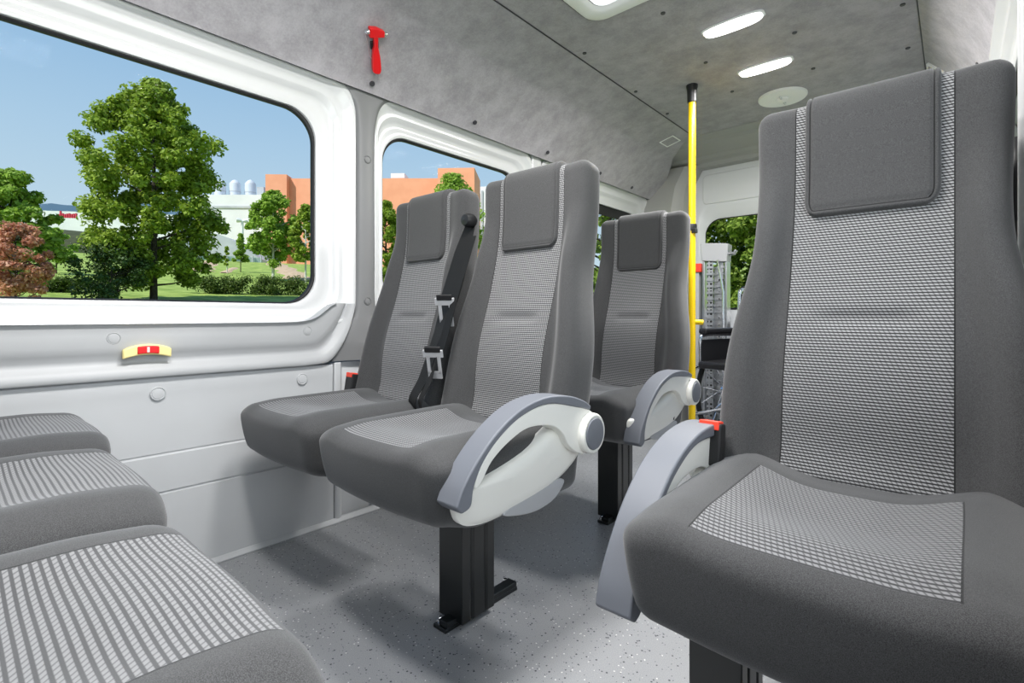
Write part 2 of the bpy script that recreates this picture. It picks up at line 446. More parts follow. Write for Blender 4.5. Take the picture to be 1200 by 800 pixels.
def armrest(parent, side, ang):
    """side +1: on the seat's +x flank"""
    X0 = 0.204
    tagk = 'R' if side > 0 else 'L'
    def sx(mb): return mb if side > 0 else mb.xf(Matrix.Scale(-1, 4, Vector((1, 0, 0))))
    def shield(n, p):
        ol = crom(SHIELD, 4); mb = MB(); N = len(ol)
        cy = sum(a for a, b in ol) / N; cz = sum(b for a, b in ol) / N
        rings = [(X0, 1.0), (X0 + .012, 1.0), (X0 + .020, .985), (X0 + .026, .94), (X0 + .031, .82), (X0 + .034, .6), (X0 + .036, .3)]
        v = []; f = []
        for x, s in rings:
            for a, b in ol: v.append((x - 0.010 * max(0, 1 - (b - .33) / .12) * (1 if x > X0 + .013 else 0), cy + (a - cy) * s, cz + (b - cz) * s))
        for i in range(len(rings) - 1):
            for k in range(N): f.append((i*N + k, i*N + (k+1) % N, (i+1)*N + (k+1) % N, (i+1)*N + k))
        f.append(tuple(range(N))[::-1]); f.append(tuple((len(rings)-1)*N + k for k in range(N)))
        return sx(mb.add(v, f)).build(n, M['cream'], p, sharp=60)
    sh = part('shield' + tagk, 'armrest_shield', parent, shield)
    if side < 0: sh.location = (0, .05, 0)
    part('under' + tagk, 'recliner_lever', sh, lambda n, p: sx(MB().prism(crom(UNDER, 4), X0 + .004, X0 + .022)).build(n, M['padgrey'], p, bevel=.004))
    # the swinging arm: its own origin on the pivot
    def rel(ol): return [(a - PIV[0], b - PIV[1]) for a, b in ol]
    arm = part('arch' + tagk, 'armrest', parent, lambda n, p: sx(MB().prism(rel(crom(ARCH, 5)), X0 + .008, X0 + .052)).build(n, M['cream'], p, bevel=.006))
    arm.location = (0, PIV[0], PIV[1]); arm.rotation_euler = (ang, 0, 0)
    padol = crom(PAD_OUT, 5, False) + crom(PAD_IN, 5, False)
    part('pad' + tagk, 'armrest_pad', arm, lambda n, p: sx(MB().prism(rel(padol), X0 + .001, X0 + .056)).build(n, M['bluegrey'], p, bevel=.007))
    part('rim' + tagk, 'pivot_housing', arm, lambda n, p: sx(MB().lathe([(.047, 0), (.0475, .012), (.0465, .018), (.043, .021), (.0385, .021), (.0375, .019), (.0, .019)], 40, Matrix.Translation((X0 + .048, 0, 0)) @ Matrix.Rotation(PI/2, 4, 'Y'))).build(n, M['cream'], p))
    part('cap' + tagk, 'pivot_cap', arm, lambda n, p: sx(MB().lathe([(.0368, 0), (.0368, .003), (.0355, .0048), (.030, .0058), (.0, .0065)], 40, Matrix.Translation((X0 + .0665, 0, 0)) @ Matrix.Rotation(PI/2, 4, 'Y'))).build(n, M['bluegrey'], p))

def make_leg(parent, dx):
    def col(n, p):
        # folded steel channel post
        ol = [(-.042, .0), (.042, .0), (.042, .028), (.036, .034), (.042, .040), (.042, .075), (.036, .081), (.042, .087), (.042, .112), (-.042, .112)]
        return MB().prism(ol, .012, .36, 'z').build(n, M['blackmetal'], p, smooth=False, bevel=.0025)
    lg = part('leg', 'leg', parent, col); lg.location = (dx, .245, 0)
    ft = part('foot', 'foot_bar', lg, lambda n, p: MB().box((-.022, -.035, 0), (.022, .225, .010)).box((-.008, -.030, .010), (.022, .222, .024)).build(n, M['blackmetal'], p, smooth=False, bevel=.002))
    for k, y in enumerate((-.022, .212)):
        b = part('bolt', 'bolt', lg, lambda n, p: MB().lathe([(.010, .009), (.010, .013), (.0065, .0135), (.0065, .022), (.005, .024), (0, .024)], 6).build(n, M['chrome'], p, smooth=False))
        b.location = (-.012, y, 0)
    return lg

def buckle(parent, x, y, z, tilt=-.15):
    bk = part('buckle', 'seat_belt_buckle', parent, lambda n, p: MB().box((-.022, -.013, -.075), (.022, .013, .0)).build(n, M['black'], p, smooth=False, bevel=.004))
    bk.location = (x, y, z); bk.rotation_euler = (tilt, 0, 0)
    part('release', 'release_button', bk, lambda n, p: MB().box((-.018, -.0145, -.012), (.018, .010, .004)).build(n, M['redorange'], p, smooth=False, bevel=.002))
    part('stalk', 'buckle_strap', bk, lambda n, p: MB().box((-.016, -.004, -.17), (.016, .004, -.07)).build(n, M['webbing'], p, smooth=False, bevel=.001))

def make_seat(loc, rz, label, group, arm=0, ang=0.0, leg=None, bk=None, dz=0.0):
    root = empty('minibus_seat', loc, rz, label, 'seat', group)
    def fb(n, p):
        D, Fc, uv = back_mesh(); return mk(n, D, Fc, M['back'], p, uv=uv)
    def ff(n, p):
        D, Fc, uv = flap_mesh(); return mk(n, D, Fc, M['flap'], p, uv=uv)
    def fc(n, p):
        D, Fc, uv = cushion_mesh(); return mk(n, D, Fc, M['cushion'], p, uv=uv)
    b = part('back', 'backrest', root, fb); part('flap', 'headrest_cover', b, ff)
    c = part('cush', 'cushion', root, fc)
    part('pan', 'seat_pan', root, lambda n, p: MB().box((-.13, .19, .312), (.13, .50, .345)).box((-.16, .44, .335), (-.13, .52, .47)).box((.13, .44, .335), (.16, .52, .47)).build(n, M['black'], p, smooth=False, bevel=.004))
    for o in root.children: o.location.z += dz
    if leg is not None: make_leg(root, leg)
    if arm: armrest(root, arm, ang)
    if bk: buckle(root, *bk)
    return root

R1, R2 = 0.575, 1.379
G1, G2 = 'seats in the pair by the first pillar', 'seats in the pair behind'
seatA = make_seat((-1.363, R1, 0), 0, 'grey seat on the window side of the front facing pair, no armrest', 'forward facing seats', bk=(-.215, .375, .548))
seatB = make_seat((-0.905, R1, 0), 0, 'grey aisle seat with its whole cream armrest and black leg in view', 'forward facing seats', arm=1, ang=0.0, leg=-.018)
seatE = make_seat((-1.425, R2, 0), 0, 'grey window seat almost hidden behind the front pair of seats', 'forward facing seats')
seatC = make_seat((-0.975, R2 - .012, 0), 0, 'small looking grey aisle seat just in front of the yellow pole', 'forward facing seats', arm=1, ang=0.13, leg=.02, bk=(.215, .365, .552))
seatD = make_seat((-0.118, R1, 0), 0, 'large grey single seat across the aisle, nearest the camera, seen whole from the front', 'forward facing seats', arm=-1, ang=0.17, leg=-.172, bk=(-.215, .352, .556))
for k, (x, lab) in enumerate([(-.495, 'nearest of the three seat cushions facing the pair, at the lower left corner'),
                              (-.945, 'middle one of the three seat cushions facing the pair'),
                              (-1.395, 'farthest of the three facing seat cushions, against the left wall')]):
    rs = make_seat((x, (.170, .190, .212)[k], 0), PI, 'grey ' + lab, 'rear facing seats', leg=.1 if k != 2 else None, dz=.027)
    for o in rs.children:
        if o.name.startswith('cushion'):
            o.material_slots[0].link = 'OBJECT'; o.material_slots[0].material = M['cushion_long']

# ------------------------------------------------------------------ seat belts hanging between the first two seats
def ribbon(pts, w, th=.0016, side=Vector((1, 0, 0)), tw=None):
    """a strap through pts; tw = twist (radians) per point"""
    P = [Vector(p) for p in crom(pts, 6, False)]; n = len(P); v = []; f = []
    T = np.interp(np.linspace(0, 1, n), np.linspace(0, 1, len(pts)), tw if tw else [0] * len(pts))
    W = np.interp(np.linspace(0, 1, n), np.linspace(0, 1, len(pts)), w if isinstance(w, (list, tuple)) else [w] * len(pts))
    for i, p in enumerate(P):
        t = (P[min(i+1, n-1)] - P[max(i-1, 0)]).normalized()
        a = (side - t * side.dot(t)).normalized(); b = t.cross(a)
        a2 = a * math.cos(T[i]) + b * math.sin(T[i]); b2 = t.cross(a2)
        for s1, s2 in ((-1, -1), (1, -1), (1, 1), (-1, 1)): v.append(p + a2 * s1 * W[i] / 2 + b2 * s2 * th / 2)
    for i in range(n - 1):
        for k in range(4): f.append((i*4 + k, i*4 + (k+1) % 4, (i+1)*4 + (k+1) % 4, (i+1)*4 + k))
    f += [(3, 2, 1, 0), tuple((n-1)*4 + k for k in range(4))]
    return MB().add(v, f)

def tongue(parent, p, rz=0.0, tilt=0.0):
    mt = Matrix.Translation(p) @ Matrix.Rotation(rz, 4, 'Z') @ Matrix.Rotation(tilt, 4, 'X') @ Matrix.Scale(1.22, 4)
    mb = MB()
    for lo, hi in (((-.024, -.002, -.004), (.024, .002, .014)), ((-.017, -.002, -.046), (-.009, .002, .0)), ((.009, -.002, -.046), (.017, .002, .0)), ((-.017, -.002, -.056), (.017, .002, -.038))): mb.box(lo, hi, mt)
    mb.v = [tuple(Vector(q) * 1.0) for q in mb.v]
    o = mb.build('belt_tongue', M['tongue'], parent, smooth=False, bevel=.0012)
    MB().box((-.019, -.004, .008), (.019, .004, .022), mt).build('tongue_grip', M['black'], o, smooth=False, bevel=.003)
    return o

def seat_belt(base, pts1, w1, pts2, w2, tpos, label, tw2=None):
    root = empty('seat_belt', base, 0, label, 'seat belt', 'seat belts hanging between two seats')
    o = Vector(base)
    r = lambda L: [Vector(p) - o for p in L]
    ribbon(r(pts1), w1).build('upper_webbing', M['webbing'], root, smooth=True, sharp=50)
    ribbon(r(pts2), w2, tw=tw2).build('lower_webbing', M['webbing'], root, smooth=True, sharp=50)
    tongue(root, Vector(tpos) - o, .5, .3)
    return root

b1 = seat_belt((-1.092, 1.045, 1.035),
    [(-1.100, 1.062, 1.035), (-1.102, 1.030, .95), (-1.104, 1.000, .86), (-1.106, .975, .790)], [.036, .066, .078, .078],
    [(-1.107, .974, .785), (-1.120, .948, .70), (-1.140, .915, .58), (-1.165, .89, .50), (-1.165, .945, .43)], [.066, .060, .056, .052, .048],
    (-1.098, .955, .785), 'wide black belt with the upper silver tongue between the front pair', [0, .3, .2, .3, .3])
MB().lathe([(.0, -.022), (.016, -.019), (.021, -.008), (.021, .008), (.016, .019), (0, .022)], 20, Matrix.Rotation(PI/2, 4, 'X')).build('belt_guide', M['black'], b1)
b2 = seat_belt((-1.060, 1.025, .92),
    [(-1.062, 1.038, .985), (-1.064, 1.005, .90), (-1.070, .968, .80), (-1.080, .940, .70), (-1.090, .922, .64)], [.014, .018, .024, .03, .040],
    [(-1.090, .921, .64), (-1.102, .900, .57), (-1.114, .878, .50), (-1.115, .93, .43)], [.046, .044, .042, .042],
    (-1.084, .900, .640), 'narrow black belt with the lower silver tongue between the front pair', [.8, .3, .5, .5])

# ------------------------------------------------------------------ van shell
XL, XR, YF, YB = -1.70, 0.16, -2.3, 3.66
def struct(o, parent=None):
    if parent is None: o['kind'] = 'structure'
    return o
fl = struct(MB().box((-1.80, YF, -.04), (.30, YB, 0.0)).build('floor', M['floor'], smooth=False))
roof_z = 1.87

def plug(parent, loc, normal, r, mat, name='cover_cap', h=.004, ring=None):
    q = Vector(normal).normalized().to_track_quat('Z', 'Y').to_matrix().to_4x4()
    key = 'plug%s%.4f' % (name, r)
    o = MB().lathe([(r, -.002), (r, h * .6), (r * .9, h), (r * .55, h), (0, h * .85)] if not ring else [(r * 1.3, -.002), (r * 1.3, .0015), (r * 1.22, .0025), (r * 1.12, .0004), (r * 1.02, .0002), (r * .96, .0022), (r * .6, .0030), (0, .0033)], 20, Matrix.Translation(loc) @ q).build(name, mat, parent)
    return o

# ceiling (with one flat felt board), upper felt boards left and right
def extrude_y(profile, y0, y1s, th, name, mat, parent=None, ny=1, sharp=25):
    """profile of (x, z) run along y, given a thickness outward by offsetting along its normal"""
    n = len(profile); v = []; f = []
    P = [Vector((a, 0, b)) for a, b in profile]
    off = []
    for i in range(n):
        t = (P[min(i+1, n-1)] - P[max(i-1, 0)]).normalized(); off.append(P[i] + Vector((-t.z, 0, t.x)) * th)
    if not isinstance(y1s, list): y1s = [y1s] * n
    for ys in ([y0] * n, y1s):
        for p, y in zip(P, ys): v.append((p.x, y, p.z))
        for p, y in zip(off, ys): v.append((p.x, y, p.z))
    m = 2 * n
    for i in range(n - 1):
        f += [(i, i+1, m+i+1, m+i), (n+i+1, n+i, m+n+i, m+n+i+1), (i+1, i, n+i, n+i+1), (m+i, m+i+1, m+n+i+1, m+n+i)]
    f += [(0, m, m+n, n), (n-1, 2*n-1, m+2*n-1, m+n-1)]
    return mk(name, v, f, mat, parent, smooth=True, sharp=sharp)

ceil = struct(extrude_y([(-1.225, roof_z), (-.9, roof_z), (-.4, roof_z), (-.105, roof_z)], YF, 3.13, .03, 'ceiling', M['felt_ceiling']))
for x, y in [(-.812, 1.766), (-1.187, 1.814), (-.829, 2.235), (-1.198, 2.293), (-1.198, 2.66), (-.837, 2.611), (-.478, 2.232), (-.484, 2.611), (-.143, 2.287), (-.15, 2.673), (-.48, 1.80), (-.14, 1.8)]:
    plug(ceil, (x, y, roof_z), (0, 0, -1), .0085, M['darkcap'], 'ceiling_plug')
upl = struct(extrude_y([(-1.672, 1.597), (-1.668, 1.606), (-1.56, 1.706), (-1.465, 1.792), (-1.452, 1.802), (-1.436, 1.809), (-1.30, 1.845), (-1.229, 1.866)], YF, [3.52, 3.52, 3.44, 3.32, 3.30, 3.27, 3.12, 3.07], .02, 'trim_1', M['felt']))
MB().tube([(-1.227, YF + .1, 1.868), (-1.227, 3.05, 1.868)], .0022, 8).build('edge_joint', M['darkcap'], upl)
for x, y, z in [(-1.645, 1.072, 1.622), (-1.640, 1.606, 1.629), (-1.642, 2.153, 1.626), (-1.642, 2.685, 1.627), (-1.648, 3.10, 1.620)]:
    plug(upl, (x, y, z), (1, 0, -1), .010, M['darkcap'], 'felt_plug')
upr = struct(extrude_y([(-.101, 1.866), (-.03, 1.79), (.05, 1.67), (.082, 1.60)], YF, 3.16, .02, 'trim_2', M['felt']))
MB().tube([(-.103, YF + .1, 1.868), (-.103, 3.10, 1.868)], .0022, 8).build('edge_joint', M['darkcap'], upr)
plug(upr, (.06, 2.45, 1.648), (-1, 0, -.5), .010, M['darkcap'], 'felt_plug')
# pale cover patches on the felt near the rear corners
def patch(c, u, v, n, name, label):
    c, u, v, n = Vector(c), Vector(u), Vector(v), Vector(n).normalized()
    root = empty(name, c, 0, label, 'cover', 'square felt covers near the rear corners')
    def quad(s0, s1, h0, h1):
        w = []; f = []
        for s, h in ((s0, h0), (s1, h1)):
            for a, b in ((-1, -1), (1, -1), (1, 1), (-1, 1)): w.append(u * a * s + v * b * s + n * h)
        return w
    rim = MB(); 
    w = quad(1, 1, -.004, .006) + quad(.86, .86, .006, .002)
    rim.add(w, [(0,1,5,4),(1,2,6,5),(2,3,7,6),(3,0,4,7),(4,5,9,8),(5,6,10,9),(6,7,11,10),(7,4,8,11),(8,9,13,12),(9,10,14,13),(10,11,15,14),(11,8,12,15)])
    rim.build('rim', M['vent'], root, smooth=False)
    MB().add(quad(.87, .87, -.003, .003), [(3,2,1,0),(4,5,6,7),(0,1,5,4),(1,2,6,5),(2,3,7,6),(3,0,4,7)]).build('cover_face', M['felt'], root, smooth=False)
dv = Vector((.23, 0, .058)).normalized()
patch((-1.335, 3.00, 1.8395), (0, .058, 0), dv * .046, (.058, 0, -.23), 'cover_plate', 'small square cover with pale rim high beside the yellow pole')
dv2 = Vector((.071, 0, -.076)).normalized()
patch((-.065, 2.90, 1.822), (0, .058, 0), dv2 * .040, (-.076, 0, -.071), 'cover_plate', 'small square cover with pale rim above the large single seat')

# rounded rectangles in the wall plane
def rrect(y0, y1, z0, z1, r, n=10):
    out = []
    for cy, cz, a in ((y1 - r, z1 - r, 0), (y0 + r, z1 - r, PI/2), (y0 + r, z0 + r, PI), (y1 - r, z0 + r, 1.5*PI)):
        for k in range(n + 1):
            q = a + PI/2 * k / n; out.append((cy + r * math.cos(q), cz + r * math.sin(q)))
    return out

def ring_wall(rings, xs, name, mat, parent=None, flip=False):
    """loft between outlines; xs = wall depth of each"""
    n = len(rings[0]); v = []; f = []
    for ol, x in zip(rings, xs):
        for a, b in ol: v.append((x, a, b))
    for i in range(len(rings) - 1):
        for k in range(n): f.append((i*n + k, i*n + (k+1) % n, (i+1)*n + (k+1) % n, (i+1)*n + k))
    return mk(name, v, f, mat, parent, smooth=True, sharp=50)

def side_window(name, y0, y1, z0, z1, gy0, gy1, gz0, gz1, ro, rg, s=-1, x=XL, gx=-1.757, gw=.012):
    """pressed white surround with a stepped recess, rubber gasket and a pane"""
    d = lambda k: x + s * k
    # blend between outer outline and glass outline
    def bl(t, xo):
        R = rg + (ro - rg) * t
        return rrect(gy0 + (y0 - gy0) * t, gy1 + (y1 - gy1) * t, gz0 + (z0 - gz0) * t, gz1 + (z1 - gz1) * t, R), d(xo)
    prof = [(1.0, .05), (1.0, .004), (.985, 0.0), (.95, -.003), (.90, -.003), (.84, .002), (.74, .016), (.66, .021), (.60, .020), (.55, .022), (.48, .036), (.40, .042), (.28, .044), (.23, .041), (.10, .044), (.065, .046), (.05, .056), (.045, .068)]
    rr = [bl(t, k) for t, k in prof]
    fr = struct(ring_wall([a for a, b in rr], [b for a, b in rr], name, M['white']))
    g = [bl(t, k) for t, k in ((.055, .062), (.048, .052), (.02, .050), (-.008, .053), (-.014, .057), (-.014, .066), (.10, .066))]
    ring_wall([a for a, b in g], [b for a, b in g], 'gasket', M['rubber'], fr)
    ol = bl(-.008, 0)[0]
    MB().prism(ol, d(.057), d(.061)).build('pane', M['glass'], fr, smooth=False)
    return fr

side_window('window_1', -1.10, 1.040, .722, 1.617, -.95, .893, .797, 1.479, .075, .105)
side_window('window_2', 1.115, 2.10, .722, 1.617, 1.19, 2.03, .797, 1.491, .085, .12)
w3 = side_window('window_3', 2.16, 3.46, .722, 1.617, 2.24, 3.36, .797, 1.475, .085, .12)

MB().box((-1.755, 2.26, 1.415), (-1.748, 3.34, 1.474)).build('tint_band', M['rubber'], w3, smooth=False, bevel=.002)
# grey pillar cover between the first two windows, flaring at the top between the rounded frames
pl_l = crom([(.90, 1.70), (.985, 1.612), (1.018, 1.57), (1.036, 1.50), (1.040, 1.35), (1.040, 1.0), (1.034, .80), (1.018, .73), (.975, .65), (.935, .585)], 6, False)
pl_r = crom([(2.15, .585), (1.30, .60), (1.16, .70), (1.118, .79), (1.115, 1.0), (1.113, 1.35), (1.120, 1.49), (1.145, 1.57), (1.20, 1.618), (1.30, 1.70)], 6, False)
pil = MB()
n = len(pl_l); v = []; f = []
for a in (pl_l, pl_r[::-1]):
    for t_, x_ in ((0, -1.722), (0, -1.694)): v += [(x_, p, q) for p, q in a]
L0, L1, R0, R1_ = 0, n, 2 * n, 3 * n
mid = len(v)
for (a, b), (c, d_) in zip(pl_l, pl_r[::-1]): v.append((-1.685, a + (c - a) * .14, b + (d_ - b) * .14)); v.append((-1.685, a + (c - a) * .86, b + (d_ - b) * .86))
for i in range(n - 1):
    f += [(L0+i, L0+i+1, L1+i+1, L1+i), (L1+i, L1+i+1, mid+2*i+2, mid+2*i), (mid+2*i, mid+2*i+2, mid+2*i+3, mid+2*i+1), (mid+2*i+1, mid+2*i+3, R1_+i+1, R1_+i), (R1_+i, R1_+i+1, R0+i+1, R0+i)]
pillar = struct(pil.add(v, f).build('trim_3', M['pillar'], sharp=60))
for y, z in ((1.077, 1.346), (1.077, .806)): plug(pillar, (-1.685, y, z), (1, 0, 0), .0115, M['pillar'], ring=True)
struct(MB().box((-1.73, 2.09, .60), (-1.698, 2.17, 1.62)).build('trim_4', M['white'], smooth=False, bevel=.006))
struct(MB().box((-1.73, 3.45, .0), (-1.690, 3.56, 1.62)).build('trim_5', M['pillar'], smooth=False, bevel=.006))

# belt panel: a rail below the windows that sweeps up round the window corner
def belt():
    prof = [(0, .030), (0.0, .004), (.03, .0), (.10, .001), (.20, .006), (.27, .020), (.36, .022), (.46, .010), (.60, .006), (.80, .006), (.93, .007), (.985, .004), (1.0, -.004), (1.0, -.03)]
    bot = [(-1.3, .577), (-.6, .577), (0, .577), (.45, .577), (.75, .577), (.86, .578), (.92, .588), (.965, .635), (.999, .70), (1.017, .760), (1.022, .796)]
    top = [(-1.3, .728), (-.6, .728), (0, .728), (.42, .728), (.68, .728), (.78, .729), (.83, .733), (.868, .745), (.898, .766), (.925, .786), (.945, .796)]
    B, T = crom(bot, 6, False), crom(top, 6, False); n = len(B); v = []; f = []
    for t, o in prof:
        for (a, b), (c, d_) in zip(B, T):
            x = XL + (.022 - o if t < 1 or o > -.01 else -.02)
            if (t, o) == prof[0]: x = XL - .01
            if (t, o) == prof[-1]: x = XL - .02
            v.append((x, a + (c - a) * t, b + (d_ - b) * t))
    for i in range(len(prof) - 1):
        for k in range(n - 1): f.append((i*n + k, i*n + k + 1, (i+1)*n + k + 1, (i+1)*n + k))
    m = len(prof)
    f.append(tuple(i*n + n - 1 for i in range(m)))
    return mk('trim_6', v, f, M['belt'], None, sharp=50)
bp = struct(belt())
for y, z in ((.305, .690), (.840, .698)): plug(bp, (XL + .015, y, z), (1, 0, 0), .012, M['belt'], ring=True)

# lower lining, first board with two pressed lines, then the boxed-in board behind the seam
low_prof = [(-1.690, .000), (-1.690, .243), (-1.697, .2455), (-1.697, .2485), (-1.692, .251), (-1.692, .352), (-1.6965, .355), (-1.6965, .358), (-1.694, .361), (-1.697, .50), (-1.696, .53), (-1.693, .555), (-1.695, .5745)]
wl = struct(extrude_y(low_prof, -2.2, .940, .03, 'wall_left', M['panel'], sharp=30))
for y, z, xx in ((.406, .530, -1.692), (.825, .532, -1.692)): plug(wl, (xx, y, z), (1, 0, 0), .0145, M['panel'], ring=True)
lip = MB().prism([(-1.70, 0), (-1.676, 0), (-1.676, .005), (-1.684, .011), (-1.688, .016), (-1.70, .016)], -2.2, 3.5, 'y')
struct(lip.build('baseboard_left', M['panel'], smooth=False, bevel=.002))
wl2 = MB()
olz = [(.944, -1.690), (.952, -1.686), (.965, -1.686), (.972, -1.692), (.985, -1.712), (1.06, -1.714), (1.10, -1.708), (1.115, -1.690), (1.14, -1.688), (3.5, -1.688), (3.5, -1.73), (.944, -1.73)]
wl2.prism([(b, a) for a, b in olz], .0, .580, 'z')
struct(wl2.build('trim_7', M['panel'], smooth=True, bevel=.002))

# yellow and red handle on the belt panel
root = empty('grab_light', (XL + .016, .378, .654), 0, 'pale yellow oblong fitting with a red middle below the first window', 'handle')
def arc_bar(y0, y1, hz, x0, x1, n=17):
    top = [(y0 + (y1 - y0) * k / (n - 1)) for k in range(n)]
    cz = lambda y: .0035 - .010 * (y / .056) ** 2
    return MB().prism([(y, cz(y) - hz) for y in top] + [(y, cz(y) + hz * (1 - .25 * (y / .056) ** 4)) for y in top[::-1]], x0, x1)
arc_bar(-.056, .056, .0145, -.002, .013).build('housing', M['paleyellow'], root, smooth=True, bevel=.004)
rl = arc_bar(-.024, .026, .0105, .008, .017).build('lens', M['red'], root, smooth=True, bevel=.003)
MB().box((.0165, -.0028, -.004), (.0178, .0028, .010)).build('mark', M['vent'], rl, smooth=False, bevel=.0004)

# emergency hammer on the felt, hung on a thin chain
nx = Vector((.20, 0, -.22)).normalized(); ux = Vector((.097, -.074, .088)).normalized(); uy = nx.cross(ux) * -1
if uy.y < 0: uy = -uy
hc = Vector((-1.558, 1.022, 1.702)) + nx * .012
HM = Matrix(((uy.x, ux.x, nx.x, hc.x), (uy.y, ux.y, nx.y, hc.y), (uy.z, ux.z, nx.z, hc.z), (0, 0, 0, 1)))
hm = empty('emergency_hammer', (0, 0, 0), 0, 'red emergency hammer hanging on the grey felt above the windows', 'hammer'); hm.matrix_world = HM
MB().prism(crom([(-.013, -.075), (.014, -.080), (.016, -.03), (.012, .0), (.010, .02), (.011, .055), (-.004, .058), (-.004, .02), (-.010, .0), (-.014, -.04)], 4), -.008, .010, 'z').build('handle', M['red'], hm, smooth=False, bevel=.004)
hd = MB().prism([(-.020, .050), (.034, .046), (.036, .066), (.010, .080), (-.018, .084)], -.009, .012, 'z').build('head', M['red'], hm, smooth=False, bevel=.004)
for sx_, yy in ((-1, .068), (1, .055)):
    MB().lathe([(.008, 0), (.007, .010), (.001, .016), (0, .016)], 14, Matrix.Translation((.034 if sx_ > 0 else -.019, yy, .002)) @ Matrix.Rotation(sx_ * PI/2, 4, 'Y')).build('steel_tip', M['chrome'], hd)
MB().tube(crom([(-.006, .062, .010), (-.026, .078, .004), (-.033, .068, .001), (-.026, .03, .0), (-.022, -.01, .0), (-.016, -.025, .004)], 5, False), .0013, 6).build('chain', M['steel'], hm)
MB().box((-.014, .004, -.012), (.016, .030, -.003)).build('bracket', M['black'], hm, smooth=False, bevel=.002)

# ------------------------------------------------------------------ ceiling fittings
def ceiling_lamp(y, label, x=-.642):
    r = empty('ceiling_lamp', (x, y, roof_z), 0, label, 'lamp', 'oblong ceiling lamps')
    def ol(sx, sy): return [(p * sx, q * sy) for p, q in crom([(-.105, -.022), (-.05, -.034), (.05, -.034), (.105, -.022), (.112, 0), (.105, .022), (.05, .034), (-.05, .034), (-.105, .022), (-.112, 0)], 4)]
    def dome(rings):
        v = []; f = []; n = None
        for s1, s2, z in rings:
            o = ol(s1, s2); n = len(o); v += [(p, q, z) for p, q in o]
        for i in range(len(rings) - 1):
            for k in range(n): f.append((i*n + k, i*n + (k+1) % n, (i+1)*n + (k+1) % n, (i+1)*n + k))
        f += [tuple(range(n)), tuple((len(rings)-1)*n + k for k in range(n))]
        return MB().add(v, f)
    part('lampframe', 'frame', r, lambda n, p: dome([(1.02, 1.08, .0), (1.02, 1.08, -.004), (.97, .98, -.007), (.93, .9, -.006)]).build(n, M['vent'], p, sharp=60))
    part('lampdiff', 'diffuser', r, lambda n, p: dome([(.95, .93, -.004), (.93, .90, -.012), (.85, .78, -.018), (.5, .45, -.021)]).build(n, M['lamp'], p, sharp=60))
    return r
ceiling_lamp(2.004, 'bright oblong ceiling lamp, larger looking of the lit pair')
ceiling_lamp(2.440, 'bright oblong ceiling lamp next to the round white vent')
for y, lab in ((.66, 'unseen added oblong ceiling lamp above the front edge of the seats'), (.22, 'unseen added oblong ceiling lamp over the facing seats')): ceiling_lamp(y, lab)  # out-of-view lamps, added to carry the row forward and light the seats

vt = empty('ceiling_vent', (-.664, 2.842, roof_z), 0, 'round white ventilator disc on the ceiling', 'vent')
MB().lathe([(.112, 0), (.112, -.006), (.108, -.012), (.09, -.015), (.05, -.016), (.035, -.012), (.03, -.012), (0, -.012)], 48).build('disc', M['vent'], vt)
MB().lathe([(.030, -.010), (.028, -.020), (.018, -.026), (0, -.027)], 24).build('knob', M['vent'], vt)
MB().box((-.004, -.05, -.024), (.004, .06, -.014)).build('lever', M['white'], vt, smooth=False, bevel=.002)

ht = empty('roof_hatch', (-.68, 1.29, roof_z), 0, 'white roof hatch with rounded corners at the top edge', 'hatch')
def hrect(s, r): return rrect(-s, s, -s, s, r, 8)
def zring(rings, name, mat, parent):
    n = len(rings[0][0]); v = []; f = []
    for ol, z in rings: v += [(a, b, z) for a, b in ol]
    for i in range(len(rings) - 1):
        for k in range(n): f.append((i*n + k, i*n + (k+1) % n, (i+1)*n + (k+1) % n, (i+1)*n + k))
    return mk(name, v, f, mat, parent, sharp=50)
zring([(hrect(.364, .075), .0), (hrect(.364, .075), -.005), (hrect(.357, .07), -.005)], 'seal', M['darkcap'], ht)
hf = zring([(hrect(.357, .07), .0), (hrect(.357, .07), -.010), (hrect(.350, .065), -.014), (hrect(.315, .05), -.014), (hrect(.305, .045), -.010), (hrect(.29, .04), .012)], 'frame', M['vent'], ht)
MB().prism(hrect(.29, .04), -.006, -.001, 'z').build('panel', m_emit('glowing_hatch', (.92, .95, 1), .95), ht, smooth=False, bevel=.002)  # panel glows by itself in place of daylight; the roof above is closed

# ------------------------------------------------------------------ yellow pole
pole = empty('grab_pole', (-.962, 2.415, 0), 0, 'tall yellow grab pole running from floor to ceiling', 'pole')
MB().tube([(0, 0, .01), (0, 0, 1.80)], .0165, 24).build('tube', M['yellow'], pole)
MB().lathe([(.020, 1.785), (.022, 1.79), (.023, 1.845), (.027, 1.860), (.027, 1.8699), (0, 1.8699)], 24).build('top_socket', M['black'], pole)
MB().lathe([(.034, .0005), (.034, .006), (.025, .03), (.022, .06), (0, .06)], 24).build('floor_socket', M['black'], pole)
cl = MB().lathe([(.0215, 1.165), (.023, 1.170), (.023, 1.190), (.0215, 1.195), (0, 1.195)], 20).build('clamp', M['black'], pole)
MB().box((-.030, -.020, 1.158), (-.006, .008, 1.192)).box((.004, -.02, 1.150), (.026, .006, 1.172)).build('clamp_clip', M['black'], cl, smooth=False, bevel=.003)
MB().tube([(0, 0, .72), (.02, .015, .72), (.042, .03, .718)], .013, 16).build('side_rail', M['yellow'], pole)

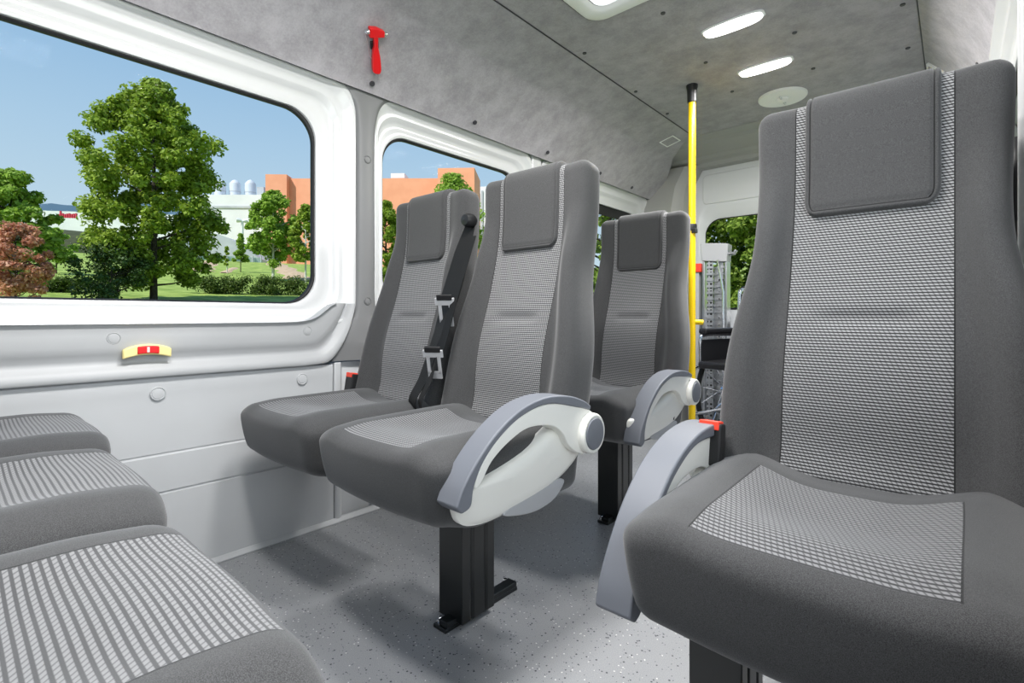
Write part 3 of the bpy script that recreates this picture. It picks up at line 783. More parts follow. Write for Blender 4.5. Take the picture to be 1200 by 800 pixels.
# ------------------------------------------------------------------ rear wall and doors
DY = 3.56
RG0, RG1 = -1.235, -.235     # frame opening
hdr = MB()
hp = [(3.10, 1.92), (3.10, 1.862), (3.17, 1.852), (3.19, 1.835), (3.40, 1.828), (3.43, 1.812), (3.47, 1.800), (3.48, 1.775), (3.66, 1.77), (3.66, 1.92)]
hdr.prism([(a, b) for a, b in hp], -1.76, .26, 'x')
wr = struct(hdr.build('wall_rear', M['beige'], smooth=False, bevel=.006))
def rear_post(sgn, x_in, name):
    # column at the rear corner following the lean of the body side: wider at the sill
    ol = []
    xi = [(0, -1.43), (.6, -1.45), (1.2, -1.445), (1.5, -1.43), (1.66, -1.40), (1.79, -1.33)]
    v = []; f = []
    for z, x in xi:
        for y, ox in ((3.42, -.165), (3.42, -.085), (3.445, -.05), (3.45, -.015), (3.49, 0), (3.66, .0), (3.66, -.35), (3.42, -.35)):
            X_ = x + ox
            v.append((X_ if sgn < 0 else -1.53 - X_, y, z))
    m = 8
    for i in range(len(xi) - 1):
        for k in range(m): f.append((i*m + k, i*m + (k+1) % m, (i+1)*m + (k+1) % m, (i+1)*m + k))
    f += [tuple(range(m)), tuple((len(xi)-1)*m + k for k in range(m))]
    return mk(name, v, f, M['beige'], None, sharp=35)
struct(rear_post(-1, 0, 'trim_8')); struct(rear_post(1, 0, 'trim_9'))
def rear_door(name, x0, x1):
    # inner skin with a recessed upper panel, window ring and lower pressed panel
    z0, z1 = .02, 1.79
    gx0, gx1, gz0, gz1 = x0 + .125, x1 - .12, .80, 1.425
    r_out = rrect(x0, x1, z0, z1, .06); 
    def lerp(t):
        return rrect(gx0 + (x0 - gx0) * t, gx1 + (x1 - gx1) * t, gz0 + (z0 - gz0) * t, gz1 + (z1 - gz1) * t, .11 + (.06 - .11) * t)
    rings = [(1, .06), (1, 0), (.985, -.008), (.5, -.010), (.30, -.010), (.22, -.006), (.12, .010), (.05, .016), (0, .03)]
    n = len(r_out); v = []; f = []
    for t, y in rings:
        for a, b in lerp(t): v.append((a, DY + y, b))
    for i in range(len(rings) - 1):
        for k in range(n): f.append((i*n + k, i*n + (k+1) % n, (i+1)*n + (k+1) % n, (i+1)*n + k))
    d = struct(mk(name, v, f, M['white'], None, sharp=50))
    g = [(.010, .026), (-.006, .025), (-.008, .03), (.010, .036)]
    v = []; f = []
    for t, y in g:
        for a, b in lerp(t): v.append((a, DY + y, b))
    for i in range(3):
        for k in range(n): f.append((i*n + k, i*n + (k+1) % n, (i+1)*n + (k+1) % n, (i+1)*n + k))
    mk('gasket', v, f, M['rubber'], d, sharp=50)
    MB().prism(lerp(-.01), DY + .026, DY + .030, 'y').build('pane', M['glass'], d, smooth=False)
    MB().prism(rrect(x0 + .12, x1 - .10, 1.53, 1.735, .03), DY - .018, DY + .02, 'y').build('upper_panel', M['white'], d, smooth=False, bevel=.006)
    MB().prism(rrect(x0 + .10, x1 - .09, .10, .62, .05), DY - .022, DY + .02, 'y').build('lower_panel', M['panel'], d, smooth=False, bevel=.008)
    MB().box((x1 - .30, DY - .035, .675), (x1 - .16, DY - .008, .705)).build('door_handle', M['black'], d, smooth=False, bevel=.006)
    return d
rear_door('door_1', -1.455, -.772); rear_door('door_2', -.760, -.075)

# ------------------------------------------------------------------ right side of the body
side_window('window_4', 1.25, 3.10, .722, 1.612, 1.34, 3.02, .80, 1.475, .085, .12, s=1, x=.085)
struct(extrude_y([(.110, .80), (.115, .58), (.135, .55), (.14, .0)][::1], 1.20, 3.2, .03, 'wall_right', M['panel']))
# sliding door lining, closed, one blind panel
sl_ = struct(extrude_y([(.130, .735), (.130, .62), (.118, .60), (.118, .50), (.14, .48), (.14, 0)], YF, 1.03, .06, 'door_3', M['panel']))
MB().box((.098, -1.35, .66), (.130, -1.30, .73)).build('door_handle', M['black'], sl_, smooth=False, bevel=.008)
side_window('window_5', -1.15, 1.02, .722, 1.612, -1.05, .93, .80, 1.475, .085, .12, s=1, x=.10)
struct(MB().box((.10, YF, .72), (.16, -1.14, 1.62)).build('trim_15', M['white'], smooth=False, bevel=.006))
# door post beside the single seat, with a step post lining and an open sliding doorway in front of it
struct(MB().prism(crom([(1.02, 0), (1.02, .6), (1.03, .95), (1.07, 1.12), (1.10, 1.35), (1.10, 1.62), (1.26, 1.62), (1.26, 1.2), (1.28, .7), (1.28, 0)], 4, False), .110, .24, 'x').build('trim_10', M['pillar'], smooth=False, bevel=.012))
sb = empty('seat_belt', (.082, 1.29, .98), 0, 'black belt and anchor on the post right of the large seat', 'seat belt')
MB().tube(crom([(.0, .0, -.10), (.002, .005, -.02), (.003, .012, .05), (.003, .03, .09)], 4, False), [.016] * 3 + [.019] * 10, 12).build('anchor_cover', M['black'], sb)
ribbon([(.0, -.01, -.06), (.0, -.02, -.25), (.0, -.03, -.45), (.0, -.03, -.60)], .035, side=Vector((0, 1, 0))).build('webbing', M['webbing'], sb, sharp=50)
struct(MB().box((.12, YF, 1.60), (.24, 1.12, 1.70)).build('trim_11', M['pillar'], smooth=False, bevel=.01))
# outer skin: roof and flanks keep the sky out
struct(extrude_y([(-1.80, 1.60), (-1.62, 1.90), (-1.30, 1.95), (0, 1.95), (.12, 1.85), (.26, 1.60)], YF, YB + .02, .03, 'roof', M['white']))
struct(MB().box((-1.86, YF, -.04), (-1.80, YB, .74)).build('trim_12', M['white'], smooth=False, bevel=.01))
struct(MB().box((-1.86, YF, .74), (-1.74, -1.11, 1.62)).build('trim_13', M['white'], smooth=False, bevel=.01))
struct(MB().box((.22, 1.24, -.04), (.27, YB, .74)).build('trim_14', M['white'], smooth=False, bevel=.01))
struct(MB().box((-1.80, YF, 0), (.24, YF + .06, .95)).build('wall_front', M['panel'], smooth=False, bevel=.01))

# ------------------------------------------------------------------ folded ramp and wheelchair at the back
rp = empty('folding_ramp', (-1.145, 3.28, 0), .1, 'folded perforated metal ramp standing upright before the rear door', 'ramp')
t = NT('perforated_metal')
vo = t.node('ShaderNodeTexVoronoi'); vo.inputs['Scale'].default_value = 42; vo.inputs['Randomness'].default_value = 0.0
t.l.new(t.obj(), vo.inputs['Vector'])
hole = t.sstep(vo.outputs['Distance'], .34, .28)
t.set(col=t.mix(hole, (.62, .63, .65, 1), (.01, .01, .01, 1)), rough=.35, metal=t.math('MULTIPLY', t.math('SUBTRACT', 1, hole), .9), normal=t.bump(hole, .5, .002))
M['perf'] = t.m
for k, (x, y, z1) in enumerate(((-.030, -.045, 1.10), (.030, -.03, 1.09), (-.005, .02, 1.06))):
    st_ = MB().box((x - .017, y - .004, .02), (x + .017, y + .004, z1))
    for q in range(26): st_.box((x - .021, y - .012, .05 + q * .040), (x + .021, y + .012, .064 + q * .040))
    st_.build('ramp_plate', M['perf'], rp, smooth=False)
for x in (-.074, .058):
    MB().box((x, -.055, .0), (x + .014, .045, 1.10)).build('side_rail', M['steel'], rp, smooth=False, bevel=.003)
MB().prism([(-.078, 1.10), (.072, 1.085), (.082, 1.20), (-.088, 1.215)], -.065, .05, 'y').build('top_bracket', M['padgrey'], rp, smooth=False, bevel=.006)
MB().tube([(.078, -.02, 1.14), (.108, -.02, 1.14), (.118, -.02, 1.16)], .012, 10).build('hinge_pin', M['steel'], rp)
MB().box((-.125, -.06, .02), (-.095, .03, 1.05)).build('edge_cover', M['padgrey'], rp, smooth=False, bevel=.008)
MB().box((-.125, -.072, 1.03), (-.080, -.03, 1.085)).build('reflector', M['redorange'], rp, smooth=False, bevel=.004)
MB().tube([(.02, -.065, 1.1), (.055, -.072, .9), (.055, -.072, .5)], .006, 8).build('gas_strut', M['chrome'], rp)

wc = empty('wheelchair', (-.775, 2.86, 0), math.radians(-14), 'folded-in wheelchair with black armrests and spoked wheels near the rear doors', 'wheelchair')
wc['label'] = 'black and chrome wheelchair with spoked wheels near the rear doors'
W2 = .235
for s in (-1, 1):
    x = s * W2
    MB().tube(crom([(x, -.26, .10), (x, -.27, .30), (x, -.25, .46), (x, .0, .47), (x, .17, .47)], 5, False), .011, 10).build('side_frame', M['chrome'], wc)
    MB().tube(crom([(x, .19, .20), (x, .19, .6), (x, .20, .86), (x, .215, .90), (x, .28, .915)], 5, False), .011, 10).build('back_post', M['chrome'], wc)
    g = MB().tube([(x, .235, .909), (x, .33, .917)], .016, 12).build('push_handle', M['black'], wc)
    ar = MB().tube(crom([(x, .19, .64), (x, .05, .645), (x, -.14, .645), (x, -.18, .62), (x, -.185, .47)], 5, False), .010, 10).build('armrest_tube', M['chrome'], wc)
    MB().box((x - .024, -.165, .65), (x + .024, .13, .682)).build('arm_pad', M['leather'], wc, smooth=False, bevel=.011)
    MB().box((x - .004, -.17, .475), (x + .004, .17, .62)).build('skirt_guard', M['leather'], wc, smooth=False, bevel=.003)
    # big wheel
    wx = x + s * .05
    Rw = Matrix.Translation((wx, .16, .305)) @ Matrix.Rotation(PI/2, 4, 'Y')
    tire = MB().tube([Rw @ Vector((.29 * math.cos(q), .29 * math.sin(q), 0)) for q in np.linspace(0, 2*PI, 49)[:-1]], .014, 10, True).build('wheel', M['rubber'], wc)
    MB().tube([Rw @ Vector((.272 * math.cos(q), .272 * math.sin(q), 0)) for q in np.linspace(0, 2*PI, 49)[:-1]], .008, 8, True).build('rim', M['steel'], tire)
    MB().tube([Rw @ Vector((.25 * math.cos(q), .25 * math.sin(q), s * .03)) for q in np.linspace(0, 2*PI, 49)[:-1]], .008, 8, True).build('hand_rim', M['chrome'], tire)
    sp = MB()
    for k in range(18):
        q = 2 * PI * k / 18; q2 = q + (.5 if k % 2 else -.5)
        sp.tube([Rw @ Vector((.03 * math.cos(q2), .03 * math.sin(q2), (.02 if k % 2 else -.02))), Rw @ Vector((.268 * math.cos(q), .268 * math.sin(q), 0))], .0034, 6)
    sp.lathe([(.03, -.03), (.03, .03), (0, .03)], 16, Rw).build('spokes', M['chrome'], tire)
    # caster
    Rc = Matrix.Translation((x, -.25, .075)) @ Matrix.Rotation(PI/2, 4, 'Y')
    ca = MB().lathe([(.05, -.015), (.07, -.014), (.075, 0), (.07, .014), (.05, .015), (0, .012)], 24, Rc).build('caster', M['rubber'], wc)
    MB().box((x - .022, -.265, .07), (x - .017, -.235, .17)).box((x + .017, -.265, .07), (x + .022, -.235, .17)).box((x - .022, -.265, .165), (x + .022, -.235, .172)).build('caster_fork', M['chrome'], ca, smooth=False, bevel=.002)
MB().box((-.225, -.22, .468), (.225, .19, .505)).build('seat', M['leather'], wc, smooth=False, bevel=.012)
MB().box((-.225, .195, .50), (.225, .215, .88)).build('backrest', M['leather'], wc, smooth=False, bevel=.008)
for s in (-1, 1):
    MB().tube([(-s * .22, .0, .20), (s * .22, .0, .45)], .010, 10).build('cross_brace', M['chrome'], wc)
    MB().tube([(s * W2, .19, .22), (s * W2, -.26, .22)], .010, 10).build('lower_rail', M['chrome'], wc)

# ------------------------------------------------------------------ outside: a park rising away from the van
def g(R):
    return float(np.interp(R, [0, 5, 14, 25, 45, 70, 90, 105, 400], [-.62, -.60, -.1, 1.35, 3.55, 6.9, 9.3, 9.8, 9.8]))
def spot(px, R):
    """a place on the park slope at bearing px of the photograph and distance R from the van"""
    a = bearing(px) - TH
    return Vector((R * math.sin(a), R * math.cos(a), g(R)))
def height(px, py, R):
    """height above ground datum seen at row py"""
    return CAM_H + (HOR_Y - py) / F_PX * R * math.cos(bearing(px))
def span(px, npx, R):
    return npx / F_PX * R * math.cos(bearing(px))
def seen(px, py):
    """slope point seen through the window at that pixel"""
    for R in np.linspace(20, 104, 800):
        if height(px, py, R) <= g(R): return R
    return 100

M['grass'] = m_noise2('park_grass', (.17, .26, .04), (.36, .46, .11), 1.2, .9, 8, .6)
M['dirt'] = m_noise2('bare_earth', (.42, .30, .19), (.58, .44, .30), 2.5, .95, 6)
v = []; f = []
RS = np.concatenate([np.linspace(3.2, 30, 28), np.linspace(33, 110, 40), [130, 170, 260, 400]]); NA = 140
for R in RS:
    for k in range(NA + 1):
        a = -PI * .75 + PI * 1.35 * k / NA
        bump_ = .10 * math.sin(a * 31 + R * .7) * min(1, R / 30) + .12 * math.sin(a * 17 - R * .31) * min(1, R / 40)
        v.append((R * math.sin(a), R * math.cos(a), g(R) + 0))
for i in range(len(RS) - 1):
    for k in range(NA): q = i * (NA + 1) + k; f.append((q, q + 1, q + NA + 2, q + NA + 1))
struct(mk('ground', v, f, M['grass'], None))

def dirt_path(name, pts, w):
    P = []
    for px, py in pts:
        p = spot(px, seen(px, py)); P.append(p)
    P = [Vector(p) for p in crom([tuple(p) for p in P], 8, False)]
    v = []; f = []
    for i, p in enumerate(P):
        t = (P[min(i+1, len(P)-1)] - P[max(0, i-1)]); t.z = 0; t.normalize(); s = Vector((-t.y, t.x, 0))
        ww = w * (1 + .25 * math.sin(i * 1.3))
        for k in (-1, -.5, 0, .5, 1): q = p + s * k * ww; v.append((q.x, q.y, g(math.hypot(q.x, q.y)) + (.07 if abs(k) < 1 else -.05)))
    for i in range(len(P) - 1):
        for k in range(4): f.append((i*5 + k, i*5 + k + 1, i*5 + k + 6, i*5 + k + 5))
    return struct(mk(name, v, f, M['dirt'], None))
dirt_path('path', [(316, 306), (328, 312), (342, 320), (356, 330)], 1.5)
dirt_path('path', [(250, 306), (240, 312), (236, 318)], 1.2)
dirt_path('path', [(275, 314), (262, 320)], .45)

M['leaf'] = m_leaf('broad_leaf', (.16, .25, .02), (.40, .53, .07))
M['leaf2'] = m_leaf('bright_leaf', (.20, .34, .03), (.42, .60, .10))
M['leafdark'] = m_leaf('dark_needle', (.035, .075, .018), (.085, .15, .035), .15)
M['leafred'] = m_leaf('rust_leaf', (.50, .20, .12), (.78, .44, .30))
M['leafolive'] = m_leaf('hedge_leaf', (.05, .10, .012), (.16, .23, .045))
M['leafrear'] = m_leaf('shrub_leaf', (.07, .14, .012), (.38, .50, .09))
M['blossom'] = m_leaf('white_blossom', (.55, .58, .42), (.75, .75, .6))
M['bark'] = m_noise2('dark_bark', (.03, .025, .02), (.09, .075, .06), 12, .9, 4)
M['palebark'] = m_noise2('pale_bark', (.5, .48, .45), (.75, .73, .7), 6, .8, 4)

def leaves(centres, radii, per, size, squash=.8, rng=RNG):
    """leaf blades (folded kites) filling clumps; returns vertices and faces"""
    nC = len(centres); N = nC * per
    cen = np.repeat(np.asarray(centres), per, 0); rad = np.repeat(np.asarray(radii), per)
    d = rng.normal(size=(N, 3)); d /= np.linalg.norm(d, axis=1, keepdims=True)
    r = rng.random(N) ** .45
    P = cen + d * (rad * r)[:, None] * np.array([1, 1, squash])
    nrm = d * .6 + rng.normal(size=(N, 3)) * .5 + np.array([0, 0, .5]); nrm /= np.linalg.norm(nrm, axis=1, keepdims=True)
    ax = np.cross(nrm, rng.normal(size=(N, 3))); ax /= np.linalg.norm(ax, axis=1, keepdims=True)
    bx = np.cross(nrm, ax)
    s = size * (.7 + .6 * rng.random(N))[:, None]
    V = np.stack([P - ax * s * .5, P + bx * s * .32 + nrm * s * .08, P + ax * s * .55 - nrm * s * .1, P - bx * s * .32 + nrm * s * .08], 1).reshape(-1, 3)
    i = np.arange(N) * 4
    Fa = np.stack([i, i + 1, i + 2, i + 3], 1)
    return V, Fa

def leaf_obj(name, V, Fa, mat, parent):
    me = bpy.data.meshes.new(name)
    me.vertices.add(len(V)); me.vertices.foreach_set('co', V.astype(np.float32).ravel())
    me.loops.add(len(Fa) * 4); me.loops.foreach_set('vertex_index', Fa.astype(np.int32).ravel())
    me.polygons.add(len(Fa)); me.polygons.foreach_set('loop_start', (np.arange(len(Fa)) * 4).astype(np.int32))
    try: me.polygons.foreach_set('loop_total', np.full(len(Fa), 4, np.int32))
    except Exception: pass
    me.update(calc_edges=True); me.validate()
    me.materials.append(mat)
    return link(name, me, parent)

def tree(px, R, top, halfw, crown_bot, prof, ncl, per, lsize, leaf, bark, label, name='broadleaf_tree', trunk_r=.13, group=None, cat='tree', cl=(.34, .62), seed=1, base_py=None, lean=0.0, sq=.8):
    """top, crown_bot are photo rows, halfw photo columns; prof = crown radius by height"""
    rng = np.random.default_rng(seed)
    b = spot(px, R); zt = height(px, top, R) - b.z; zb = height(px, crown_bot, R) - b.z; hw = span(px, halfw, R)
    root = empty(name, b, 0, label, cat, group)
    cs = []; rs = []
    H = zt - zb; k = hw / 3.0
    cl = (cl[0] * k, cl[1] * k)
    for i in range(ncl):
        t = (i + rng.random()) / ncl
        r = np.interp(t, [p for p, q in prof], [q for p, q in prof]) * hw
        q = rng.random() * 2 * PI; rr = r * (.25 + .75 * math.sqrt(rng.random()))
        c = rng.uniform(*cl)
        rr = max(0, rr - c * .6)
        z = zb + H * t + rng.normal() * .04 * H
        cs.append((rr * math.cos(q) + lean * t, rr * math.sin(q), min(z, zt - c * .6))); rs.append(c)
    V, Fa = leaves(cs, rs, per, lsize, sq, rng)
    tk = MB().tube([(0, 0, -.2), (.03 * zt * .1, 0, zb * .6), (lean * .3, .02, zb + H * .35), (lean * .8, 0, zb + H * .85)], [trunk_r, trunk_r * .85, trunk_r * .6, trunk_r * .15], 9)
    for i in range(0, ncl, max(1, ncl // 26)):
        c = Vector(cs[i]); 
        z0 = max(zb * .6, c.z - .35 * math.hypot(c.x, c.y) - .3 * k)
        tk.tube([(lean * .3, 0, z0), tuple(c * .5 + Vector((0, 0, z0 * .5)) + Vector((0, 0, -.05))), tuple(c)], [trunk_r * .35, trunk_r * .22, trunk_r * .08], 6)
    leaf_obj('crown', V, Fa, M[leaf], root)
    tk.build('trunk', M[bark], root)
    return root

OVAL = [(0, .45), (.15, .85), (.35, 1), (.6, .92), (.8, .62), (.93, .35), (1, .12)]
BIG = [(0, .6), (.12, .88), (.30, 1.0), (.45, .96), (.60, .95), (.70, .90), (.78, .72), (.86, .45), (.94, .22), (1, .06)]
BUSH = [(0, .9), (.3, 1), (.6, .9), (.85, .6), (1, .25)]
CONE = [(0, 1), (.5, .6), (1, .08)]
tree(180, 25, 95, 80, 322, BIG, 250, 190, .17, 'leaf', 'bark', 'tall full green tree in the middle of the first window', trunk_r=.15, cl=(.30, .62), seed=3)
tree(130, 24, 285, 46, 348, BUSH, 60, 120, .11, 'leafdark', 'bark', 'dark evergreen bush at the foot of the tall tree', 'evergreen_bush', cat='bush', trunk_r=.06, cl=(.45, .9), seed=4)
tree(12, 23, 200, 52, 335, OVAL, 110, 150, .17, 'leaf2', 'bark', 'light green tree cut off by the left edge of the picture', seed=5, cl=(.35, .7))
tree(18, 20, 262, 40, 346, BUSH, 50, 130, .10, 'leafred', 'bark', 'rust red bush in front of the light green tree', 'red_bush', cat='bush', trunk_r=.05, seed=6, cl=(.4, .8))
tree(66, 45, 268, 24, 306, BUSH, 30, 90, .20, 'leaf2', 'bark', 'round yellow green shrub on the lawn left of the tall tree', 'shrub', cat='bush', trunk_r=.05, seed=7, cl=(.5, .9))
tree(320, 46, 224, 31, 302, OVAL, 110, 130, .25, 'leaf2', 'palebark', 'young tree with pale trunk before the orange building', trunk_r=.12, seed=8, cl=(.4, .8))
tree(358, 44, 240, 21, 305, OVAL, 70, 120, .24, 'leaf', 'palebark', 'small tree at the right corner of the first window', trunk_r=.09, seed=9, cl=(.4, .8))
tree(282, 56, 274, 9, 305, CONE, 40, 110, .26, 'leaf2', 'bark', 'slim yellow green sapling below the white building', 'sapling', trunk_r=.05, seed=10, cl=(.6, 1.0))
tree(266, 54, 288, 6, 312, CONE, 14, 60, .2, 'leaf', 'palebark', 'tiny staked sapling left of the slim one', 'sapling', trunk_r=.05, seed=12, cl=(.6, 1.0))
# low clipped hedge along the foot of the lawn
def hedge(px0, px1, R, h, n, seed, label, leaf='leafolive'):
    rng = np.random.default_rng(seed); a, b = spot(px0, R), spot(px1, R)
    root = empty('hedge', a, 0, label, 'hedge'); cs = []; rs = []
    for i in range(n):
        t = rng.random(); p = a.lerp(b, t); R_ = math.hypot(p.x, p.y)
        cs.append((p.x - a.x + rng.normal() * .25, p.y - a.y + rng.normal() * .25, g(R_) - a.z + rng.uniform(.1, h))); rs.append(rng.uniform(.25, .4))
    V, Fa = leaves(cs, rs, 70, .10, .8, rng); leaf_obj('foliage', V, Fa, M[leaf], root)
hedge(232, 372, 30, .85, 150, 20, 'low clipped hedge along the lower right of the first window')
hedge(-20, 96, 29, .5, 90, 21, 'low shaggy hedge along the lower left of the first window')
# trees beyond the other windows
tree(452, 40, 236, 27, 330, OVAL, 90, 130, .22, 'leaf', 'bark', 'green tree at the left edge of the second window', seed=31, cl=(.4, .8))
tree(530, 42, 204, 44, 320, OVAL, 120, 120, .22, 'leaf2', 'bark', 'green tree rising above the window seat before the orange tower', seed=32, cl=(.4, .8))
tree(600, 46, 235, 40, 320, OVAL, 60, 90, .2, 'leaf', 'bark', 'green tree behind the aisle seat of the first pair', seed=33, cl=(.4, .8))
tree(706, 20, 205, 60, 350, BUSH, 90, 110, .15, 'leafrear', 'bark', 'dense tree outside the window between the two aisle seats', seed=34, cl=(.35, .7))
def rear_bush(px, R, top, hw, seed, label):
    r = tree(px, R, top, hw, 375, BUSH, 130, 220, .10, 'leafrear', 'bark', label, 'flowering_shrub', cat='bush', trunk_r=.05, seed=seed, cl=(.30, .62), group='shrubs behind the rear doors')
    rng = np.random.default_rng(seed + 100); ch = [c for c in r.children if c.name.startswith('crown')][0]
    n = len(ch.data.vertices); co = np.empty(n * 3, np.float32); ch.data.vertices.foreach_get('co', co); co = co.reshape(-1, 3)
    idx = rng.integers(0, n, 260); V, Fa = leaves(co[idx], np.full(260, .035), 5, .05, 1, rng)
    leaf_obj('blossom', V, Fa, M['blossom'], r)
rear_bush(820, 13, 205, 62, 41, 'tall blossoming shrub seen left in the rear door window')
rear_bush(890, 12, 225, 66, 42, 'tall blossoming shrub behind the rear window and the ramp top')
rear_bush(985, 14, 190, 70, 43, 'tall blossoming shrub hidden behind the large seat')

# buildings beyond the crest
def prism_block(mb, px0, px1, R0, R1b, depth, top_py, base=6.0, at=None):
    p0, p1 = spot(px0, R0), spot(px1, R1b); zt = height(px0, top_py, R0)
    d = (p1 - p0); nrm = Vector((-d.y, d.x, 0)).normalized()
    if nrm.dot(p0) < 0: nrm = -nrm
    q = [p0, p1, p1 + nrm * depth, p0 + nrm * depth]
    v = [(a.x, a.y, base) for a in q] + [(a.x, a.y, zt) for a in q]
    mb.add(v, [(0,1,2,3), (4,5,6,7), (0,1,5,4), (1,2,6,5), (2,3,7,6), (3,0,4,7)]); return mb
M['orange'] = m_noise2('orange_cladding', (.84, .35, .21), (.89, .39, .24), .3, .7, 2)
M['bwhite'] = m_noise2('white_cladding', (.74, .75, .76), (.82, .83, .84), .2, .6, 2)
M['bgrey'] = m_noise2('grey_cladding', (.45, .47, .5), (.55, .57, .6), .3, .6, 2)
M['silver'] = m_plastic('silver_tank', (.62, .66, .72), .45)
M['redsign'] = m_plastic('red_sign', (.6, .04, .08), .5)
ob = empty('orange_building', spot(336, 140), 0, 'orange clad building with square towers beyond the park', 'building')
def onto(mb, root): 
    mb.v = [tuple(Vector(p) - root.location) for p in mb.v]; return mb
onto(prism_block(MB(), 330, 516, 140, 128.4, 30, 209), ob).build('main_block', M['orange'], ob, smooth=False)
onto(prism_block(MB(), 311, 336, 139.5, 137.5, 10, 204), ob).build('tower', M['orange'], ob, smooth=False)
onto(prism_block(MB(), 513, 556, 126, 124.5, 12, 197), ob).build('tower', M['orange'], ob, smooth=False)
onto(prism_block(MB(), 458, 474, 140, 139, 4, 203, 38), ob).build('roof_plant', M['bwhite'], ob, smooth=False)
wb = empty('white_hall', spot(275, 150), 0, 'large white windowless hall left of the orange tower', 'building')
onto(prism_block(MB(), 226, 309, 164, 154.6, 30, 228), wb).build('wall', M['bwhite'], wb, smooth=False)
onto(prism_block(MB(), 226, 309, 163.7, 154.3, .3, 243.5, 31.0), wb).build('seam_band', M['bgrey'], wb, smooth=False)
for px, lab in ((258, 'left of the three'), (275.5, 'middle of the three'), (293.5, 'right of the three')):
    R = 168; p = spot(px, R); zb = height(226, 228, 164); zt = height(px, 210.5, R); r = span(px, 6.0, R)
    s = empty('rooftop_silo', (p.x, p.y, zb), 0, lab + ' pale silos on the roof of the white hall', 'silo', 'silos on the white hall')
    h = zt - zb
    MB().lathe([(r, 0), (r, h * .8), (r * .98, h * .82), (r * .5, h * .95), (r * .12, h), (0, h)], 20).build('tank', M['silver'], s)
    MB().lathe([(r * 1.03, h * .42), (r * 1.03, h * .46), (r * .9, h * .46)], 20).build('band', M['bgrey'], s)
rs_ = empty('roof_plant', spot(310, 150), 0, 'small dark plant room between the silos and the orange tower', 'building')
onto(prism_block(MB(), 301, 309, 162, 161, 4, 219, height(226, 228, 164)), rs_).build('wall', M['bgrey'], rs_, smooth=False)
lb = empty('long_white_building', spot(60, 170), 0, 'long low white building with a red sign at the far left', 'building')
onto(prism_block(MB(), -60, 205, 215, 185, 20, 243), lb).build('wall', M['bwhite'], lb, smooth=False)
onto(prism_block(MB(), 84, 102, 174, 171, 8, 238.5, 30), lb).build('roof_box', M['bwhite'], lb, smooth=False)
sg = MB()
for k in range(9):      # far too small to read: nine upright strokes of different height
    x = 67 + k * 2.6
    prism_block(sg, x, x + 1.5, 175.4 - k * .3, 175.2 - k * .3, .4, 250.5 - (3.5 if k == 1 else (k * 7 % 3) * .4), height(66, 254.5, 175))
onto(sg, lb).build('sign', M['redsign'], lb, smooth=False)
tent = empty('tent_roof', spot(262, 112), 0, 'grey barrel roofed shed below the white hall', 'shed')
p0, p1 = spot(236, 112), spot(304, 108); v = []; f = []
dn = Vector((-(p1 - p0).y, (p1 - p0).x, 0)).normalized(); dn = dn if dn.dot(p0) > 0 else -dn
for k in range(13):
    t = k / 12; p = p0.lerp(p1, t); zt = height(262, 306, 112) + (height(262, 274, 112) - height(262, 306, 112)) * (1 - abs(t * 1.1 - .15) ** 1.6 if t > .14 else 1)
    for q in (p, p + dn * 15): v += [(q.x, q.y, 7.0), (q.x, q.y, max(zt, 9))]
for k in range(12):
    a = k * 4; b = a + 4
    f += [(a, b, b + 1, a + 1), (a + 1, b + 1, b + 3, a + 3), (a + 2, a + 3, b + 3, b + 2)]
f += [(0, 1, 3, 2), (48, 50, 51, 49)]
onto(MB().add(v, f), tent).build('shell', M['bgrey'], tent)
lp = empty('street_lamp', spot(284, 100), 0, 'white twin headed street lamp before the white hall', 'street lamp')
zt = height(284, 259, 100) - lp.location.z; dR = Vector((math.cos(bearing(284) - TH), -math.sin(bearing(284) - TH), 0))
MB().tube([(0, 0, 0), (0, 0, zt)], [.28, .2], 10).build('mast', M['bwhite'], lp)
for s in (-1, 1):
    MB().tube([tuple(Vector((0, 0, zt))), tuple(dR * s * .55 + Vector((0, 0, zt + .1))), tuple(dR * s * .9 + Vector((0, 0, zt + .1)))], [.18, .4, .4], 8).build('lamp_head', M['bwhite'], lp)
fn = empty('fence', spot(270, 102), 0, 'pale greenish fence along the crest of the lawn', 'fence')
M['fence'] = m_noise2('fence_mesh', (.36, .47, .44), (.45, .55, .52), .6, .6, 3)
a, b = spot(222, 102), spot(306, 102); fb_ = MB()
zf = height(264, 300, 102)
onto(fb_.add([(a.x, a.y, 9), (b.x, b.y, 9), (b.x, b.y, zf), (a.x, a.y, zf), (a.x * 1.001, a.y * 1.001, 9), (b.x * 1.001, b.y * 1.001, 9), (b.x * 1.001, b.y * 1.001, zf), (a.x * 1.001, a.y * 1.001, zf)], [(0,1,2,3), (4,5,6,7), (3,2,6,7), (0,3,7,4), (1,2,6,5)]), fn).build('mesh_panel', M['fence'], fn, smooth=False)
for k in range(9):
    p = a.lerp(b, k / 8); onto(MB().tube([(p.x * .998, p.y * .998, 8.5), (p.x * .998, p.y * .998, zf + .3)], .12, 6), fn).build('post', M['bgrey'], fn)
mo = MB().lathe([(16, -3), (15, 0), (12.5, 3.2), (9, 5.2), (5, 6.4), (0, 6.8)], 32, Matrix.Translation(spot(80, 118) + Vector((0, 0, -1.0))) @ Matrix.Scale(1.0, 4)).build('hill', m_noise2('mound_grass', (.045, .055, .025), (.08, .09, .045), .8, .95, 5))
mo['kind'] = 'structure'
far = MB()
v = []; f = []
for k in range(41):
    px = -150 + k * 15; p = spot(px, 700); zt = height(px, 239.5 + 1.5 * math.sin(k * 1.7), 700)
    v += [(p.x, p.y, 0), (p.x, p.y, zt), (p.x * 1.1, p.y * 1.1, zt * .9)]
for k in range(40): f += [(k*3, k*3+3, k*3+4, k*3+1), (k*3+1, k*3+4, k*3+5, k*3+2)]
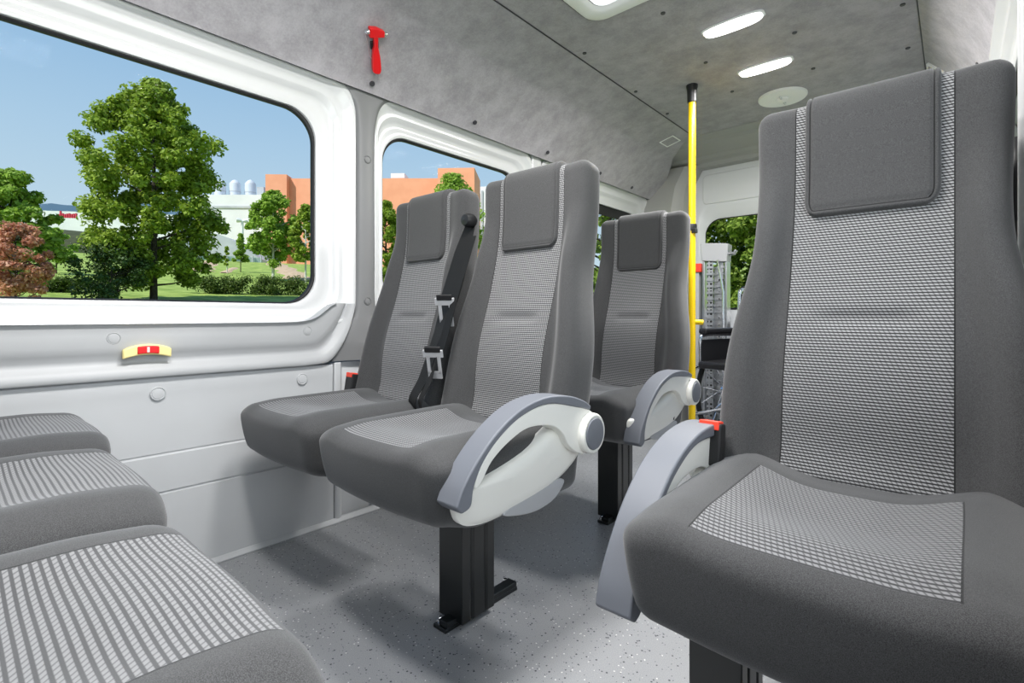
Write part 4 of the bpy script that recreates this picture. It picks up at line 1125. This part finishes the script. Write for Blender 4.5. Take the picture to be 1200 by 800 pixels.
struct(far.add(v, f).build('hills', m_noise2('hazy_hills', (.20, .30, .40), (.26, .36, .46), .02, .9, 2)))
of = empty('office_block', spot(568, 150), 0, 'pale office block with ribbed facade between the two seat tops', 'building')
onto(prism_block(MB(), 556, 640, 150, 146, 20, 219), of).build('wall', M['bwhite'], of, smooth=False)
for k in range(8): onto(prism_block(MB(), 559 + k * 5, 561 + k * 5, 149.0, 149.0, .6, 223, 20), of).build('window', M['bgrey'], of, smooth=False)

# ------------------------------------------------------------------ light
w = bpy.data.worlds.new('sky'); SC.world = w; w.use_nodes = True
nt = w.node_tree; bg = nt.nodes['Background']
tc = nt.nodes.new('ShaderNodeTexCoord'); sp = nt.nodes.new('ShaderNodeSeparateXYZ'); nt.links.new(tc.outputs['Generated'], sp.inputs[0])
cr = nt.nodes.new('ShaderNodeValToRGB'); nt.links.new(sp.outputs[2], cr.inputs[0])
el = cr.color_ramp.elements
el[0].position = 0.10; el[0].color = (.58, .73, .84, 1)
el[1].position = 0.75; el[1].color = (.12, .28, .62, 1)
e = el.new(0.28); e.color = (.43, .62, .82, 1)
e = el.new(0.45); e.color = (.28, .49, .76, 1)
nt.links.new(cr.outputs[0], bg.inputs[0]); bg.inputs[1].default_value = 1.0
sd = bpy.data.lights.new('sun', 'SUN'); sd.energy = 5.2; sd.angle = math.radians(.6); sd.color = (1, .96, .88)
so = bpy.data.objects.new('sun', sd); C.objects.link(so)
so.rotation_euler = Vector((.0, .64, -.77)).to_track_quat('-Z', 'Y').to_euler()

def area(name, loc, direction, sx, sy, power, col=(1, 1, 1)):
    l = bpy.data.lights.new(name, 'AREA'); l.shape = 'RECTANGLE'; l.size = sx; l.size_y = sy; l.energy = power; l.color = col
    o = bpy.data.objects.new(name, l); C.objects.link(o); o.location = loc
    o.rotation_euler = Vector(direction).to_track_quat('-Z', 'Y').to_euler(); return o
# the glow of each ceiling lamp, the added unseen ones too (its diffuser carries the visible brightness)
for y in (2.004, 2.440, .66, .22):
    area('lamp_glow', (-.642, y, roof_z - .026), (0, 0, -1), .28, .16, 18.5, (1, .985, .97))
# fill lights added outside the windscreen opening and door window in place of daylight
area('windscreen_fill', (-.75, YF - .1, 1.35), (0, 1, -.1), 1.6, .8, 5, (.97, .985, 1))
area('door_window_fill', (.34, -.05, 1.14), (-1, .1, -.1), 1.9, .62, 18, (.97, .985, 1))

SC.view_settings.view_transform = 'Standard'; SC.view_settings.look = 'None'
SC.view_settings.exposure = 0.0; SC.view_settings.gamma = 1.0; SC.view_settings.use_curve_mapping = False
SC.cycles.use_denoising = True
SC.cycles.max_bounces = 8; SC.cycles.diffuse_bounces = 5; SC.cycles.transparent_max_bounces = 24
SC.cycles.caustics_reflective = False; SC.cycles.caustics_refractive = False
